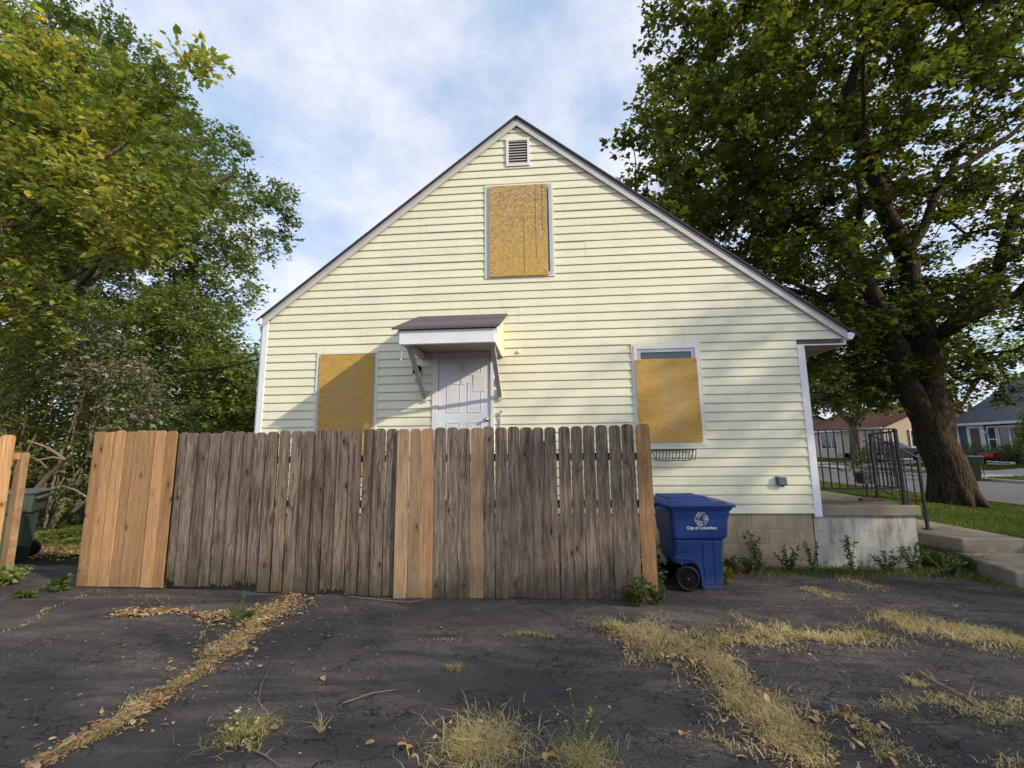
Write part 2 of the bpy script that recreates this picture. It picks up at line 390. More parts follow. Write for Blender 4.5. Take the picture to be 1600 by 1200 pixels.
def mat_shingle(name, c0, c1):
    m_, nt, b = mat_new(name); T = NT(nt); co = T.co('Object')
    br = T.n('ShaderNodeTexBrick'); br.inputs['Scale'].default_value = 1.0; br.inputs['Brick Width'].default_value = 0.3; br.inputs['Row Height'].default_value = 0.14
    br.inputs['Mortar Size'].default_value = 0.006; br.inputs['Color1'].default_value = (*c0, 1); br.inputs['Color2'].default_value = (*c1, 1); br.inputs['Mortar'].default_value = (*[x*0.35 for x in c0], 1)
    sx = T.sepxyz(co); cb = T.n('ShaderNodeCombineXYZ'); T.L(sx[1], cb.inputs[0]); T.L(T.math('MULTIPLY', sx[2], 1.6), cb.inputs[1])
    T.L(cb.outputs[0], br.inputs['Vector'])
    c = T.mix(1.0, br.outputs[0], T.ramp(T.noise(co, 30, 4, 0.8), [(0.3, 0.65), (0.7, 1.25)]), 'MULTIPLY')
    T.L(c, b.inputs['Base Color']); b.inputs['Roughness'].default_value = 0.95; b.inputs['Specular IOR Level'].default_value = 0.1
    T.bump(T.noise(co, 60, 3), 0.6, 0.004, b); return m_

def mat_lawn(name, kind='grass'):
    m_, nt, b = mat_new(name); T = NT(nt); co = T.co('Object')
    n1 = T.noise(co, 0.9, 6, 0.65); n2 = T.noise(co, 14, 5, 0.75)
    if kind == 'grass':
        c = T.ramp(n1, [(0.3, (0.050, 0.078, 0.016)), (0.55, (0.075, 0.115, 0.022)), (0.8, (0.13, 0.155, 0.04))])
    else:
        c = T.ramp(n1, [(0.3, (0.035, 0.028, 0.018)), (0.6, (0.075, 0.058, 0.035)), (0.8, (0.05, 0.06, 0.02))])
    c = T.mix(1.0, c, T.ramp(n2, [(0.3, 0.55), (0.7, 1.3)]), 'MULTIPLY')
    T.L(c, b.inputs['Base Color']); b.inputs['Roughness'].default_value = 0.95; b.inputs['Specular IOR Level'].default_value = 0.1
    T.bump(n2, 1.0, 0.05, b); return m_

def mat_glass(name, col=(0.03, 0.035, 0.04), rough=0.05):
    m_, nt, b = mat_new(name); b.inputs['Base Color'].default_value = (*col, 1); b.inputs['Roughness'].default_value = rough
    T = NT(nt); T.bump(T.noise(T.co('Object'), 1.5, 2), 0.15, 0.02, b)
    b.inputs['Specular IOR Level'].default_value = 0.8; return m_

M = {}
M['siding'] = mat_siding('cream_vinyl', (0.81, 0.785, 0.60))
M['trim'] = simple('white_trim', (0.76, 0.76, 0.79), 0.5, 0.05, 2.0, 0.0005)
M['nail'] = simple('rusty_nail', (0.05, 0.03, 0.022), 0.7)
M['rake'] = simple('rake_paint', (0.40, 0.375, 0.39), 0.6, 0.10, 3.0, 0.0005)
M['trimgrey'] = simple('aged_trim', (0.52, 0.50, 0.48), 0.6, 0.12, 3.0, 0.0005)
M['gap'] = simple('sheathing', (0.10, 0.09, 0.07), 0.9)
M['soffit'] = simple('soffit_board', (0.40, 0.35, 0.30), 0.8, 0.15, 5)
M['ply'] = mat_plywood('yellowed_plywood'); M['osb'] = mat_osb('oriented_strand_board')
M['alu'] = simple('mill_aluminium', (0.50, 0.52, 0.56), 0.4, 0.08, 4, 0, 0.3)
M['glass'] = mat_glass('window_glass'); M['glass2'] = mat_glass('dusty_glass', (0.06, 0.075, 0.085), 0.15)
M['door'] = simple('white_door_paint', (0.70, 0.72, 0.77), 0.45, 0.05, 3, 0.0006)
M['metal'] = simple('brushed_knob', (0.45, 0.43, 0.40), 0.25, 0.05, 5, 0, 1.0)
M['paper'] = simple('notice_paper', (0.74, 0.74, 0.73), 0.7, 0.05, 30)
M['ink'] = simple('faded_ink', (0.45, 0.46, 0.48), 0.8)
M['black'] = simple('black_plastic', (0.006, 0.006, 0.007), 0.6, 0.2, 8, 0.0006, 0.0, 0.2)
M['iron'] = simple('black_iron_paint', (0.022, 0.023, 0.026), 0.5, 0.3, 20, 0.0015)
M['blue'] = None
m_, nt, b_ = mat_new('blue_bin_plastic'); T = NT(nt); co_ = T.co('Object')
c_ = T.ramp(T.noise(co_, 3, 6, 0.65), [(0.3, (0.006, 0.032, 0.150)), (0.7, (0.009, 0.045, 0.200))])
c_ = T.mix(T.ramp(T.noise(T.co('Object', (8, 8, 0.8)), 2.0, 5, 0.75), [(0.55, 0.0), (0.8, 0.35)]), c_, (0.03, 0.055, 0.14))
c_ = T.mix(T.ramp(T.noise(T.co('Object', (40, 6, 6)), 3.0, 5, 0.8), [(0.62, 0.0), (0.75, 0.35)]), c_, (0.10, 0.15, 0.27)); c_ = T.mix(T.ramp(T.math('ADD', T.sepxyz(co_)[2], T.math('MULTIPLY', T.noise(co_, 14, 5, 0.8), 0.35)), [(0.18, 0.45), (0.34, 0.0)]), c_, (0.10, 0.09, 0.08))
T.L(c_, b_.inputs['Base Color']); b_.inputs['Roughness'].default_value = 0.42; T.bump(T.noise(co_, 140, 3), 0.5, 0.0012, b_); M['blue'] = m_
M['binprint'] = simple('white_print', (0.68, 0.70, 0.75), 0.5)
M['greenbin'] = simple('green_bin_plastic', (0.045, 0.07, 0.05), 0.55, 0.25, 4, 0.0008)
M['greenbin_lid'] = simple('grey_bin_lid', (0.10, 0.105, 0.095), 0.6, 0.3, 5)
M['oldwood'] = mat_wood('weathered_picket', (0.33, 0.262, 0.208), (0.072, 0.052, 0.040), (0.035, 0.022, 0.015), 0.92)
M['newwood'] = mat_wood('fresh_picket', (0.55, 0.325, 0.160), (0.30, 0.162, 0.075), (0.12, 0.045, 0.018), 0.30, 0.7, True)
M['tanwood'] = mat_wood('greying_new_picket', (0.48, 0.33, 0.20), (0.26, 0.17, 0.105), (0.14, 0.06, 0.03), 0.5, 0.75, True)
M['asphalt'] = mat_asphalt()
M['road'] = mat_concrete('road_asphalt', (0.15, 0.145, 0.145), (0.09, 0.085, 0.08), 0.4, 0.9, 0.7, rnd=False)
M['walk'] = mat_concrete('concrete_walk', (0.31, 0.265, 0.205), (0.12, 0.095, 0.06), 0.7, rnd=False)
M['farwalk'] = mat_concrete('pale_walk', (0.38, 0.35, 0.31), (0.2, 0.18, 0.15), 0.4, rnd=False)
M['block'] = mat_concrete('foundation_block', (0.46, 0.36, 0.245), (0.20, 0.14, 0.08), 0.6, streak=True)
M['paintblock'] = mat_concrete('stained_painted_block', (0.52, 0.50, 0.45), (0.17, 0.135, 0.09), 0.95, sc=1.1, streak=True)
M['mortar'] = simple('mortar', (0.27, 0.22, 0.16), 0.95, 0.2, 8, 0.002)
M['slab'] = mat_concrete('porch_slab', (0.27, 0.23, 0.175), (0.12, 0.09, 0.055), 0.6, rnd=False)
M['shingle'] = mat_shingle('grey_shingle', (0.16, 0.15, 0.15), (0.11, 0.10, 0.105))
M['shinglebrown'] = mat_shingle('brown_shingle', (0.21, 0.10, 0.07), (0.16, 0.08, 0.055))
M['shinglefar'] = mat_shingle('bluegrey_shingle', (0.15, 0.155, 0.175), (0.11, 0.115, 0.13))
M['rooftop'] = simple('shingle_edge', (0.045, 0.045, 0.052), 0.95, 0.4, 20, 0.004)
M['lawn'] = mat_lawn('lawn_turf'); M['soil'] = mat_lawn('leafy_soil', 'soil')
M['bark'] = mat_bark('maple_bark', (0.075, 0.055, 0.036), (0.014, 0.010, 0.007)); M['bark2'] = mat_bark('grey_bark', (0.22, 0.18, 0.13), (0.06, 0.045, 0.03))
M['stick'] = simple('dead_wood', (0.20, 0.15, 0.10), 0.9, 0.35, 25, 0.001)
M['maple'] = mat_leaf('maple_leaves', [(0.0, (0.048, 0.070, 0.018)), (0.5, (0.115, 0.145, 0.034)), (0.85, (0.24, 0.24, 0.050)), (1.0, (0.36, 0.28, 0.06))], 0.50, 0.5, 0.35, (1.3, 1.3, 0.55))
M['silver'] = mat_leaf('silver_maple_leaves', [(0.0, (0.085, 0.125, 0.045)), (0.6, (0.20, 0.26, 0.095)), (1.0, (0.38, 0.43, 0.19))], 0.40)
M['yellowgreen'] = mat_leaf('yellow_green_leaves', [(0.0, (0.10, 0.135, 0.030)), (0.5, (0.27, 0.30, 0.07)), (0.82, (0.52, 0.46, 0.12)), (1.0, (0.72, 0.50, 0.10))], 0.44)
M['bushleaf'] = mat_leaf('bush_leaves', [(0.0, (0.070, 0.110, 0.026)), (0.6, (0.16, 0.22, 0.055)), (1.0, (0.32, 0.38, 0.11))], 0.40)
M['greyleaf'] = mat_leaf('dull_grey_leaves', [(0.0, (0.09, 0.10, 0.06)), (0.6, (0.17, 0.18, 0.11)), (1.0, (0.32, 0.31, 0.2))], 0.25)
M['autumn'] = mat_leaf('autumn_leaves', [(0.0, (0.07, 0.10, 0.02)), (0.5, (0.17, 0.16, 0.03)), (1.0, (0.32, 0.19, 0.04))], 0.4)
M['grass'] = mat_leaf('grass_blades', [(0.0, (0.045, 0.085, 0.012)), (0.5, (0.085, 0.135, 0.022)), (0.85, (0.17, 0.19, 0.05)), (1.0, (0.36, 0.29, 0.13))], 0.35, 0.6, 0.2)
M['straw'] = mat_leaf('straw_grass', [(0.0, (0.14, 0.18, 0.045)), (0.3, (0.34, 0.31, 0.11)), (0.65, (0.60, 0.49, 0.235)), (1.0, (0.76, 0.64, 0.37))], 0.3, 0.6, 0.2, (1.05, 1.0, 0.8))
M['deadleaf'] = mat_leaf('dead_leaves', [(0.0, (0.20, 0.10, 0.05)), (0.5, (0.44, 0.27, 0.14)), (1.0, (0.68, 0.52, 0.32))], 0.2, 0.7, 0.2, (1.1, 0.95, 0.7))
M['weed'] = mat_leaf('weed_leaves', [(0.0, (0.030, 0.065, 0.015)), (0.6, (0.07, 0.12, 0.03)), (1.0, (0.14, 0.18, 0.06))], 0.35)

# ------------------------------------------------------------------ ground, road, lawns
def lawn_h(x, y):
    a = np.clip((12.45-x)/5.6, 0, 1); a = a*a*(3-2*a)*0.31
    b = np.clip((y-5.2)/1.5, 0, 1); b = b*b*(3-2*b)
    c = np.clip((x-6.36)/0.10, 0, 1); c = np.where(y > 9.15, 1.0, c); b = b*c
    return a*b+0.012*np.sin(x*1.7+y)*np.sin(y*1.3)*b*np.clip((12.45-x), 0, 1)
def far_h(x, y):
    a = np.clip((x-19.2)/7.0, 0, 1); return 0.10+0.36*a*a*(3-2*a)
def grid(name, x0, x1, nx, y0, y1, ny, hf, mat, kind='structure', wob=None):
    xs = np.linspace(x0, x1, nx); ys = np.linspace(y0, y1, ny); X, Y = np.meshgrid(xs, ys)
    if wob is not None: X, Y = wob(X, Y)
    Z = hf(X, Y) if callable(hf) else np.full_like(X, hf)
    V = np.stack([X.ravel(), Y.ravel(), Z.ravel()], 1); I = np.arange(nx*ny).reshape(ny, nx)
    F = np.stack([I[:-1, :-1].ravel(), I[:-1, 1:].ravel(), I[1:, 1:].ravel(), I[1:, :-1].ravel()], 1)
    o = np_mesh(name, V, F, mat, smooth=True); tag(o, kind=kind); return o
grid('ground', -500, 500, 3, -500, 500, 3, -0.03, M['soil'])
def wobd(X, Y):
    t = np.clip((Y-5.0)/1.2, 0, 1); Y2 = Y+t*(0.10*np.sin(X*2.1)+0.06*np.sin(X*5.3+1)+0.03*np.sin(X*13))
    s = np.clip(-(X+8.0)/1.2, 0, 1); return X-s*0.15*np.sin(Y*3), Y2
def drive_h(X, Y): return 0.006*np.sin(X*1.3+0.5)*np.sin(Y*1.1)+0.003*np.sin(X*4.1)*np.sin(Y*3.7)
grid('driveway', -9.2, 4.9, 90, -7, 6.32, 80, drive_h, M['asphalt'], wob=wobd)
o = grid('driveway_apron', 4.9, 12.5, 40, -7, 5.35, 60, lambda X, Y: drive_h(X, Y)*np.clip((12.5-X)/6, 0, 1), M['asphalt'], wob=lambda X, Y: (X, Y+np.clip((Y-4.3), 0, 1)*(0.07*np.sin(X*3)+0.9*np.clip((5.6-X)/0.7, 0, 1))))
grid('front_lawn', 4.98, 12.45, 150, 4.9, 90, 500, lambda X, Y: lawn_h(X, Y)-0.02, M['lawn'])
grid('side_yard', 3.6, 4.98, 8, 9.0, 90, 60, lambda X, Y: lawn_h(X, Y)-0.02, M['lawn'])
grid('road', 12.5, 19.0, 6, -60, 160, 40, 0.0, M['road'])
grid('far_lawn', 19.25, 60, 50, 4, 160, 60, far_h, M['lawn'])
# kerb, pavement, driveways across the road
kb = MB(); kb.bbox(19.0, 19.24, 4, 30.6, -0.02, 0.11, 0.02); kb.bbox(19.0, 19.24, 36.4, 160, -0.02, 0.11, 0.02); tag(kb.build('kerb', M['farwalk']), kind='structure')
grid('pavement', 20.9, 22.3, 3, 4, 160, 80, lambda X, Y: far_h(X, Y)+0.012, M['farwalk'])
grid('far_driveway', 19.02, 27.2, 12, 31.0, 36.0, 6, lambda X, Y: np.where(X < 19.1, 0.004, far_h(X, Y)+0.02), M['farwalk'])
grid('side_driveway', 19.02, 27.2, 12, 21.6, 24.2, 6, lambda X, Y: np.where(X < 19.1, 0.004, far_h(X, Y)+0.02), M['farwalk'])
grid('back_yard', -40, -9.2, 30, -10, 60, 40, lambda X, Y: 0.0+0.03*np.sin(X*1.1)*np.sin(Y*0.9), M['soil'])
grid('yard_behind_driveway', -9.2, -4.45, 30, 6.9, 60, 80, lambda X, Y: 0.0+0.03*np.sin(X*1.1)*np.sin(Y*0.9), M['soil'])

# ------------------------------------------------------------------ the house
house = empty('house', (-0.35, WALL, 0), 'pale yellow vinyl-sided gable house with its windows boarded over', 'house')
HX, HY = -0.35, WALL
class P2:   # pieces given in world coordinates, stored relative to the house
    pass
def hb(mb, name, mat, parent=house):
    org = Vector((HX, HY, 0)); mb.v = [tuple(Vector(v)-org) for v in mb.v]; return mb.build(name, mat, parent)
AX, AZ, SL = -0.355, 6.80, 0.79
core = MB(); core.prism([(-4.36, 0.70), (3.66, 0.70), (3.66, 3.05), (4.22, 3.05), (AX, AZ-0.06), (-4.36, 3.60)], WALL+0.001, WALL+0.16)
core.box(-4.36, -4.20, WALL+0.16, WALL+9.6, 0.7, 3.6); core.box(3.50, 3.66, WALL+0.16, WALL+9.6, 0.7, 3.05)
core.box(-4.36, 3.66, WALL+9.6, WALL+9.8, 0.7, 3.05)
hb(core, 'wall', M['gap'])
# siding: every course is cut into panels; panels overlap at seams
openings = [(-3.46, -2.54, 1.2, 3.10), (-1.66, -0.76, 0.7, 3.04), (1.30, 2.235, 1.64, 3.10), (-0.87, 0.20, 4.24, 5.74), (-0.52, -0.15, 6.08, 6.55)]
EXPO = 0.127
def edge_x(z):
    l = max(AX-(AZ-z)/SL, -4.32); r = AX+(AZ-z)/SL
    if z < 3.045: r = min(r, 3.615)
    return l, min(r, 4.26)
mesh_n = 0
def siding_piece(xb0, xb1, xt0, xt1, z0, z1, proud=0.0):
    h = z1-z0
    prof = [(0.0, -0.001), (-0.003, 0.006), (-0.003, 0.0150), (0.005, 0.0168), (h-0.026, 0.0050), (h-0.012, 0.0005), (h, 0.0)]
    mb = MB(); n = len(prof); L_ = []; Rr = []
    for dz, out in prof:
        t = min(max(dz/h, 0), 1)
        L_.append((xb0+(xt0-xb0)*t, WALL-out-proud, z0+dz)); Rr.append((xb1+(xt1-xb1)*t, WALL-out-proud, z0+dz))
    f = [(i, i+1, n+i+1, n+i) for i in range(n-1)]
    f += [tuple(range(n)), tuple(range(2*n-1, n-1, -1))]
    mb.add(L_+Rr, f); hb(mb, 'siding_panel', M['siding'])
seams = {}
for i in range(19, -30, -1):
    z0 = 3.12-EXPO*i; z1 = min(z0+EXPO, AZ-0.005)
    if z1 <= z0+0.01: break
    xb = edge_x(z0+0.001); xt = edge_x(z1-0.001)
    if abs(i) % 2 == 1: seams['c'] = [R_.uniform(-3.6, -0.2), R_.uniform(0.3, 3.3)]
    segs = [(xb[0], xb[1], xt[0], xt[1])]
    if z0 < 3.045 < z1: segs = [(xb[0], xb[1], xt[0], xb[1])]
    for (ox0, ox1, oz0, oz1) in openings:
        if z0 > oz0-0.03 and z1 < oz1+0.03:
            ns = []
            for (a, b, c, d) in segs:
                if a < ox0 and b > ox1: ns += [(a, ox0, c, ox0), (ox1, b, ox1, d)]
                else: ns.append((a, b, c, d))
            segs = ns
    for s_ in seams.get('c', []):
        ns = []
        for (a, b, c, d) in segs:
            if max(a, c)+0.4 < s_ < min(b, d)-0.4: ns += [(a, s_+0.02, c, s_+0.02), (s_, b, s_, d)]
            else: ns.append((a, b, c, d))
        segs = ns
    for k, (a, b, c, d) in enumerate(segs): siding_piece(a, b, c, d, z0, z1, 0.0030*(k % 2)+R_.uniform(0, 0.0012))
# corner trims
t_ = MB(); t_.bbox(-4.410, -4.318, WALL-0.022, WALL+0.08, 0.66, 3.66, 0.004); hb(t_, 'corner_trim', M['trim'])
t_ = MB(); t_.bbox(3.612, 3.712, WALL-0.024, WALL+0.08, 0.66, 3.045, 0.004); hb(t_, 'corner_trim', M['trim'])
# rake boards, roof
def rake(x0, z0, x1, z1, dz_top, dz_bot, y0, y1, mat, name):
    mb = MB(); mb.add([(x0, y0, z0+dz_bot), (x1, y0, z1+dz_bot), (x1, y0, z1+dz_top), (x0, y0, z0+dz_top), (x0, y1, z0+dz_bot), (x1, y1, z1+dz_bot), (x1, y1, z1+dz_top), (x0, y1, z0+dz_top)],
                      [(0,1,2,3),(7,6,5,4),(0,4,5,1),(1,5,6,2),(2,6,7,3),(3,7,4,0)]); return hb(mb, name, mat)
LX, LZ = -4.44, 6.80-(-0.355+4.44)*SL; RX, RZ = 4.30, 6.80-(4.30+0.355)*SL
rake(LX, LZ, AX, AZ, 0.105, -0.015, WALL-0.045, WALL-0.017, M['rake'], 'rake_board')
rake(AX+0.001, AZ, RX, RZ, 0.105, -0.015, WALL-0.045, WALL-0.017, M['rake'], 'rake_board')
rake(LX, LZ, AX, AZ, 0.045, -0.035, WALL-0.052, WALL-0.046, M['trimgrey'], 'rake_moulding')
rake(AX+0.001, AZ, RX, RZ, 0.045, -0.035, WALL-0.052, WALL-0.046, M['trimgrey'], 'rake_moulding')
rake(LX-0.05, LZ-0.05*SL, AX, AZ, 0.140, 0.106, WALL-0.075, WALL+9.95, M['rooftop'], 'roof_slope')
rake(AX+0.001, AZ, RX+0.16, RZ-0.16*SL, 0.140, 0.106, WALL-0.075, WALL+9.95, M['rooftop'], 'roof_slope')
# soffit under the right eave, fascia and gutters
s_ = MB(); s_.box(3.713, 4.258, WALL+0.002, WALL+9.8, 3.046, 3.062); hb(s_, 'soffit', M['soffit'])
s_ = MB(); s_.box(3.70, 4.262, WALL-0.016, WALL-0.001, 3.030, 3.046); hb(s_, 'gable_return_trim', M['trim'])
s_ = MB(); s_.box(4.262, 4.285, WALL-0.02, WALL+9.8, 3.03, 3.20); hb(s_, 'fascia', M['trim'])
def gutter(x0, sgn, z, name='gutter'):
    mb = MB(); pr = [(0.0, 0.0), (0.055, -0.005), (0.085, 0.045), (0.11, 0.085), (0.11, 0.095), (0.0, 0.095)]
    mb.prism([(x0+sgn*a, z+b) for a, b in pr], WALL-0.07, WALL+9.8); return hb(mb, name, M['trim'])
gutter(4.287, 1, 3.095); gutter(-4.415, -1, 3.60)
ds = MB(); ds.tube([(-4.455, WALL+0.02, 3.60), (-4.44, WALL+0.06, 3.45), (-4.44, WALL+0.06, 0.3)], 0.035, 8); hb(ds, 'downspout', M['trim'])
# foundation: single concrete blocks in running bond over a mortar core
mc = MB(); mc.box(-4.29, 3.585, WALL+0.013, WALL+0.2, -0.1, 0.70); mc.box(3.40, 3.585, WALL+0.2, WALL+9.6, -0.1, 0.70); hb(mc, 'mortar_bed', M['mortar'])
blk = MB(); blk.bbox(-0.1978, 0.1978, -0.02, 0.02, -0.0978, 0.0978, 0.003); bm_me = blk.mesh('block'); bm_me.materials.append(M['block'])
hlf = MB(); hlf.bbox(-0.0978, 0.0978, -0.02, 0.02, -0.0978, 0.0978, 0.003); hf_me = hlf.mesh('block'); hf_me.materials.append(M['block'])
for row in range(4):
    z = 0.60-row*0.2; x = 3.59
    if row % 2: o = bpy.data.objects.new('block', hf_me); link(o, house); o.location = (3.49-HX, 0.03, z); x -= 0.2
    while x-0.4 > -4.3:
        o = bpy.data.objects.new('block', bm_me); link(o, house); o.location = (x-0.2-HX, 0.03+R_.uniform(-0.003, 0.003), z); x -= 0.4

# windows
def window_frame(mb, x0, x1, z0, z1, w, y0, y1):
    mb.box(x0, x0+w, y0, y1, z0, z1); mb.box(x1-w, x1, y0, y1, z0, z1)
    mb.box(x0+w, x1-w, y0, y1, z1-w, z1); mb.box(x0+w, x1-w, y0, y1, z0, z0+w); return mb
def channel(name, x0, x1, z0, z1, parent):   # j-channel round an opening
    mb = window_frame(MB(), x0, x1, z0, z1, 0.028, WALL-0.026, WALL-0.0005); return hb(mb, name, M['siding'], parent)
def win_empty(): 
    o = bpy.data.objects.new('window', None); link(o, house); return o
def board(x0, x1, z0, z1, mat, parent, label, skew=0.0, y=0.012):
    mb = MB(); mb.prism([(x0, z0), (x1, z0+skew*0.3), (x1-skew, z1), (x0+skew*0.5, z1-skew*0.2)], WALL-0.030-y, WALL-0.030)
    o = hb(mb, 'plywood_board', mat, parent); o['label'] = label; return o
w = win_empty(); hb(window_frame(MB(), -3.455, -2.545, 1.2, 3.085, 0.05, WALL-0.016, WALL+0.03), 'frame', M['trim'], w); channel('casing', -3.49, -2.515, 1.165, 3.118, w)
board(-3.425, -2.575, 1.25, 3.075, M['ply'], w, 'yellow-brown plywood board over the window left of the door', 0.0, 0.010)
w = win_empty(); channel('casing', 1.283, 2.265, 1.625, 3.118, w)
hb(window_frame(MB(), 1.312, 2.236, 1.655, 3.09, 0.052, WALL-0.034, WALL+0.03), 'frame', M['trim'], w)
hb(window_frame(MB(), 1.368, 2.180, 1.71, 3.034, 0.045, WALL-0.022, WALL+0.03), 'sash', M['alu'], w)
mb = MB(); mb.box(1.41, 2.14, WALL-0.004, WALL+0.0, 1.75, 2.99); hb(mb, 'pane', M['glass2'], w)
board(1.330, 2.205, 1.683, 2.885, M['ply'], w, 'yellow-brown plywood board below a strip of bare window glass', 0.012, 0.022)
w = win_empty(); channel('casing', -0.872, 0.205, 4.215, 5.762, w)
hb(window_frame(MB(), -0.842, 0.176, 4.245, 5.73, 0.045, WALL-0.030, WALL+0.03), 'frame', M['alu'], w)
mb = MB(); mb.box(-0.80, 0.13, WALL-0.016, WALL-0.010, 4.29, 5.70); hb(mb, 'pane', M['glass2'], w)
osb = board(-0.800, 0.105, 4.232, 5.728, M['osb'], w, 'weathered strand board nailed over the upper window', 0.0, 0.018)
for (sx, za, zb) in ((-0.26, 4.26, 5.2), (-0.075, 4.5, 5.66), (0.03, 4.95, 5.72)):
    g_ = MB(); g_.box(sx-0.0025, sx+0.0025, WALL-0.0505, WALL-0.047, za, zb); hb(g_, 'board_crack', M['gap'], w)
for (bx0_, bx1_, bz0_, bz1_, yy_) in ((-3.42, -2.58, 2.0, 3.05, 0.0405), (1.34, 2.19, 1.70, 2.87, 0.0525), (-0.79, 0.09, 4.26, 5.70, 0.0485)):
    sc_ = MB()
    for q in range(5):
        z_ = bz0_+0.03+(bz1_-bz0_-0.06)*q/4
        for x_ in (bx0_+0.03, bx1_-0.03): sc_.disc_cyl((x_+R_.uniform(-.006, .006), WALL-yy_-0.001, z_), (0, 1, 0), 0.008, 0.004, 8, False)
    wp = [q_ for q_ in house.children if q_.name.startswith('window')][(-3.42, 1.34, -0.79).index(bx0_)]
    hb(sc_, 'screw', M['gap'], wp)['kind'] = 'stuff'
# gable vent with slats
v = bpy.data.objects.new('gable_vent', None); link(v, house)
hb(window_frame(MB(), -0.525, -0.150, 6.075, 6.555, 0.038, WALL-0.034, WALL), 'frame', M['trim'], v)
mb = MB(); mb.box(-0.49, -0.185, WALL-0.006, WALL-0.002, 6.10, 6.53); hb(mb, 'backing', M['gap'], v)
for k in range(9):
    z = 6.118+k*0.0465; mb = MB(); mb.add([(-0.486, WALL-0.028, z), (-0.189, WALL-0.028, z), (-0.189, WALL-0.008, z+0.026), (-0.486, WALL-0.008, z+0.026), (-0.486, WALL-0.032, z+0.006), (-0.189, WALL-0.032, z+0.006), (-0.189, WALL-0.010, z+0.033), (-0.486, WALL-0.010, z+0.033)],
            [(0,1,2,3),(7,6,5,4),(0,4,5,1),(1,5,6,2),(2,6,7,3),(3,7,4,0)]); hb(mb, 'slat', M['trimgrey'], v)
# door
d = bpy.data.objects.new('door', None); link(d, house)
fr = MB(); fr.box(-1.672, -1.585, WALL-0.028, WALL+0.05, 0.75, 3.075); fr.box(-0.795, -0.745, WALL-0.028, WALL+0.05, 0.75, 3.075); fr.box(-1.585, -0.795, WALL-0.028, WALL+0.05, 3.022, 3.075); hb(fr, 'door_frame', M['trim'], d)
# slab with recessed panels built as faces with depth
dx0, dx1, dz0, dz1 = -1.578, -0.802, 0.80, 3.015; yf = WALL-0.006
pan = [(dx0+0.12, dx0+0.335, 1.10, 2.03), (dx1-0.335, dx1-0.12, 1.10, 2.03), (dx0+0.12, dx0+0.335, 2.12, 2.56), (dx1-0.335, dx1-0.12, 2.12, 2.56), (dx0+0.12, dx0+0.335, 2.68, 2.86), (dx1-0.335, dx1-0.12, 2.68, 2.86)]
pan = [(a, b, z0, z1) for (a, b, z0, z1) in [(dx0+0.125, dx0+0.335, 2.16, 2.60), (dx1-0.335, dx1-0.125, 2.16, 2.60), (dx0+0.125, dx0+0.335, 2.72, 2.86), (dx1-0.335, dx1-0.125, 2.72, 2.86), (dx0+0.125, dx0+0.335, 1.05, 2.02), (dx1-0.335, dx1-0.125, 1.05, 2.02)]]
mb = MB(); mb.box(dx0, dx1, yf, yf+0.035, dz0, dz1); hb(mb, 'door_slab', M['door'], d)
for (a, b, z0, z1) in pan:
    mb = MB(); window_frame(mb, a, b, z0, z1, 0.016, yf-0.006, yf+0.001)
    mb.bbox(a+0.034, b-0.034, yf-0.004, yf+0.001, z0+0.034, z1-0.034, 0.0035); hb(mb, 'door_panel', M['door'], d)
mb = MB(); kc = aY(761, 655); mb.disc_cyl((-0.853, yf-0.008, 2.05), (0, 1, 0), 0.032, 0.016); mb.tube([(-0.853, yf-0.01, 2.05), (-0.853, yf-0.035, 2.05), (-0.853, yf-0.045, 2.05), (-0.853, yf-0.065, 2.05), (-0.853, yf-0.075, 2.05)], [0.012, 0.013, 0.026, 0.028, 0.012], 14); hb(mb, 'door_knob', M['metal'], d)
mb = MB(); mb.disc_cyl((-0.853, yf-0.010, 1.93), (0, 1, 0), 0.026, 0.02); hb(mb, 'lock', M['metal'], d)
mb = MB(); mb.box(-1.055, -0.875, yf-0.0085, yf-0.0075, 2.47, 2.72); hb(mb, 'paper_notice', M['paper'], d)
for k in range(9):
    mb = MB(); mb.box(-1.04, -0.89-0.03*(k % 3 == 2), yf-0.0095, yf-0.0088, 2.69-k*0.024, 2.694-k*0.024); hb(mb, 'printed_line', M['ink'], d)
mb = MB(); mb.tube([(-1.215, yf-0.012, 2.90), (-1.215, yf-0.018, 2.83), (-1.225, yf-0.012, 2.76)], [0.018, 0.022, 0.008], 8); hb(mb, 'door_knocker', M['trimgrey'], d)
mb = MB(); mb.box(-1.24, -1.19, yf-0.009, yf-0.007, 2.58, 2.75); hb(mb, 'tape_scrap', M['trim'], d)
# door canopy
c = bpy.data.objects.new('door_canopy', None); link(c, house)
CX0, CX1, CF = -1.86, -0.615, 5.47
mb = MB(); mb.add([(CX0-0.09, CF-0.06, 3.155), (CX1+0.06, CF-0.06, 3.155), (CX1+0.08, WALL-0.02, 3.62), (CX0-0.04, WALL-0.02, 3.62), (CX0-0.09, CF-0.06, 3.185), (CX1+0.06, CF-0.06, 3.185), (CX1+0.08, WALL-0.02, 3.65), (CX0-0.04, WALL-0.02, 3.65)],
                  [(0,1,2,3),(7,6,5,4),(0,4,5,1),(1,5,6,2),(2,6,7,3),(3,7,4,0)]); hb(mb, 'canopy_roof', M['shingle'], c)
mb = MB(); mb.bbox(CX0, CX1, CF-0.022, CF, 2.985, 3.150, 0.004); hb(mb, 'fascia', M['trim'], c)
mb = MB(); mb.bbox(CX0+0.002, CX1-0.002, CF-0.03, CF+0.03, 2.965, 2.984, 0.003); hb(mb, 'fascia_lip', M['trim'], c)
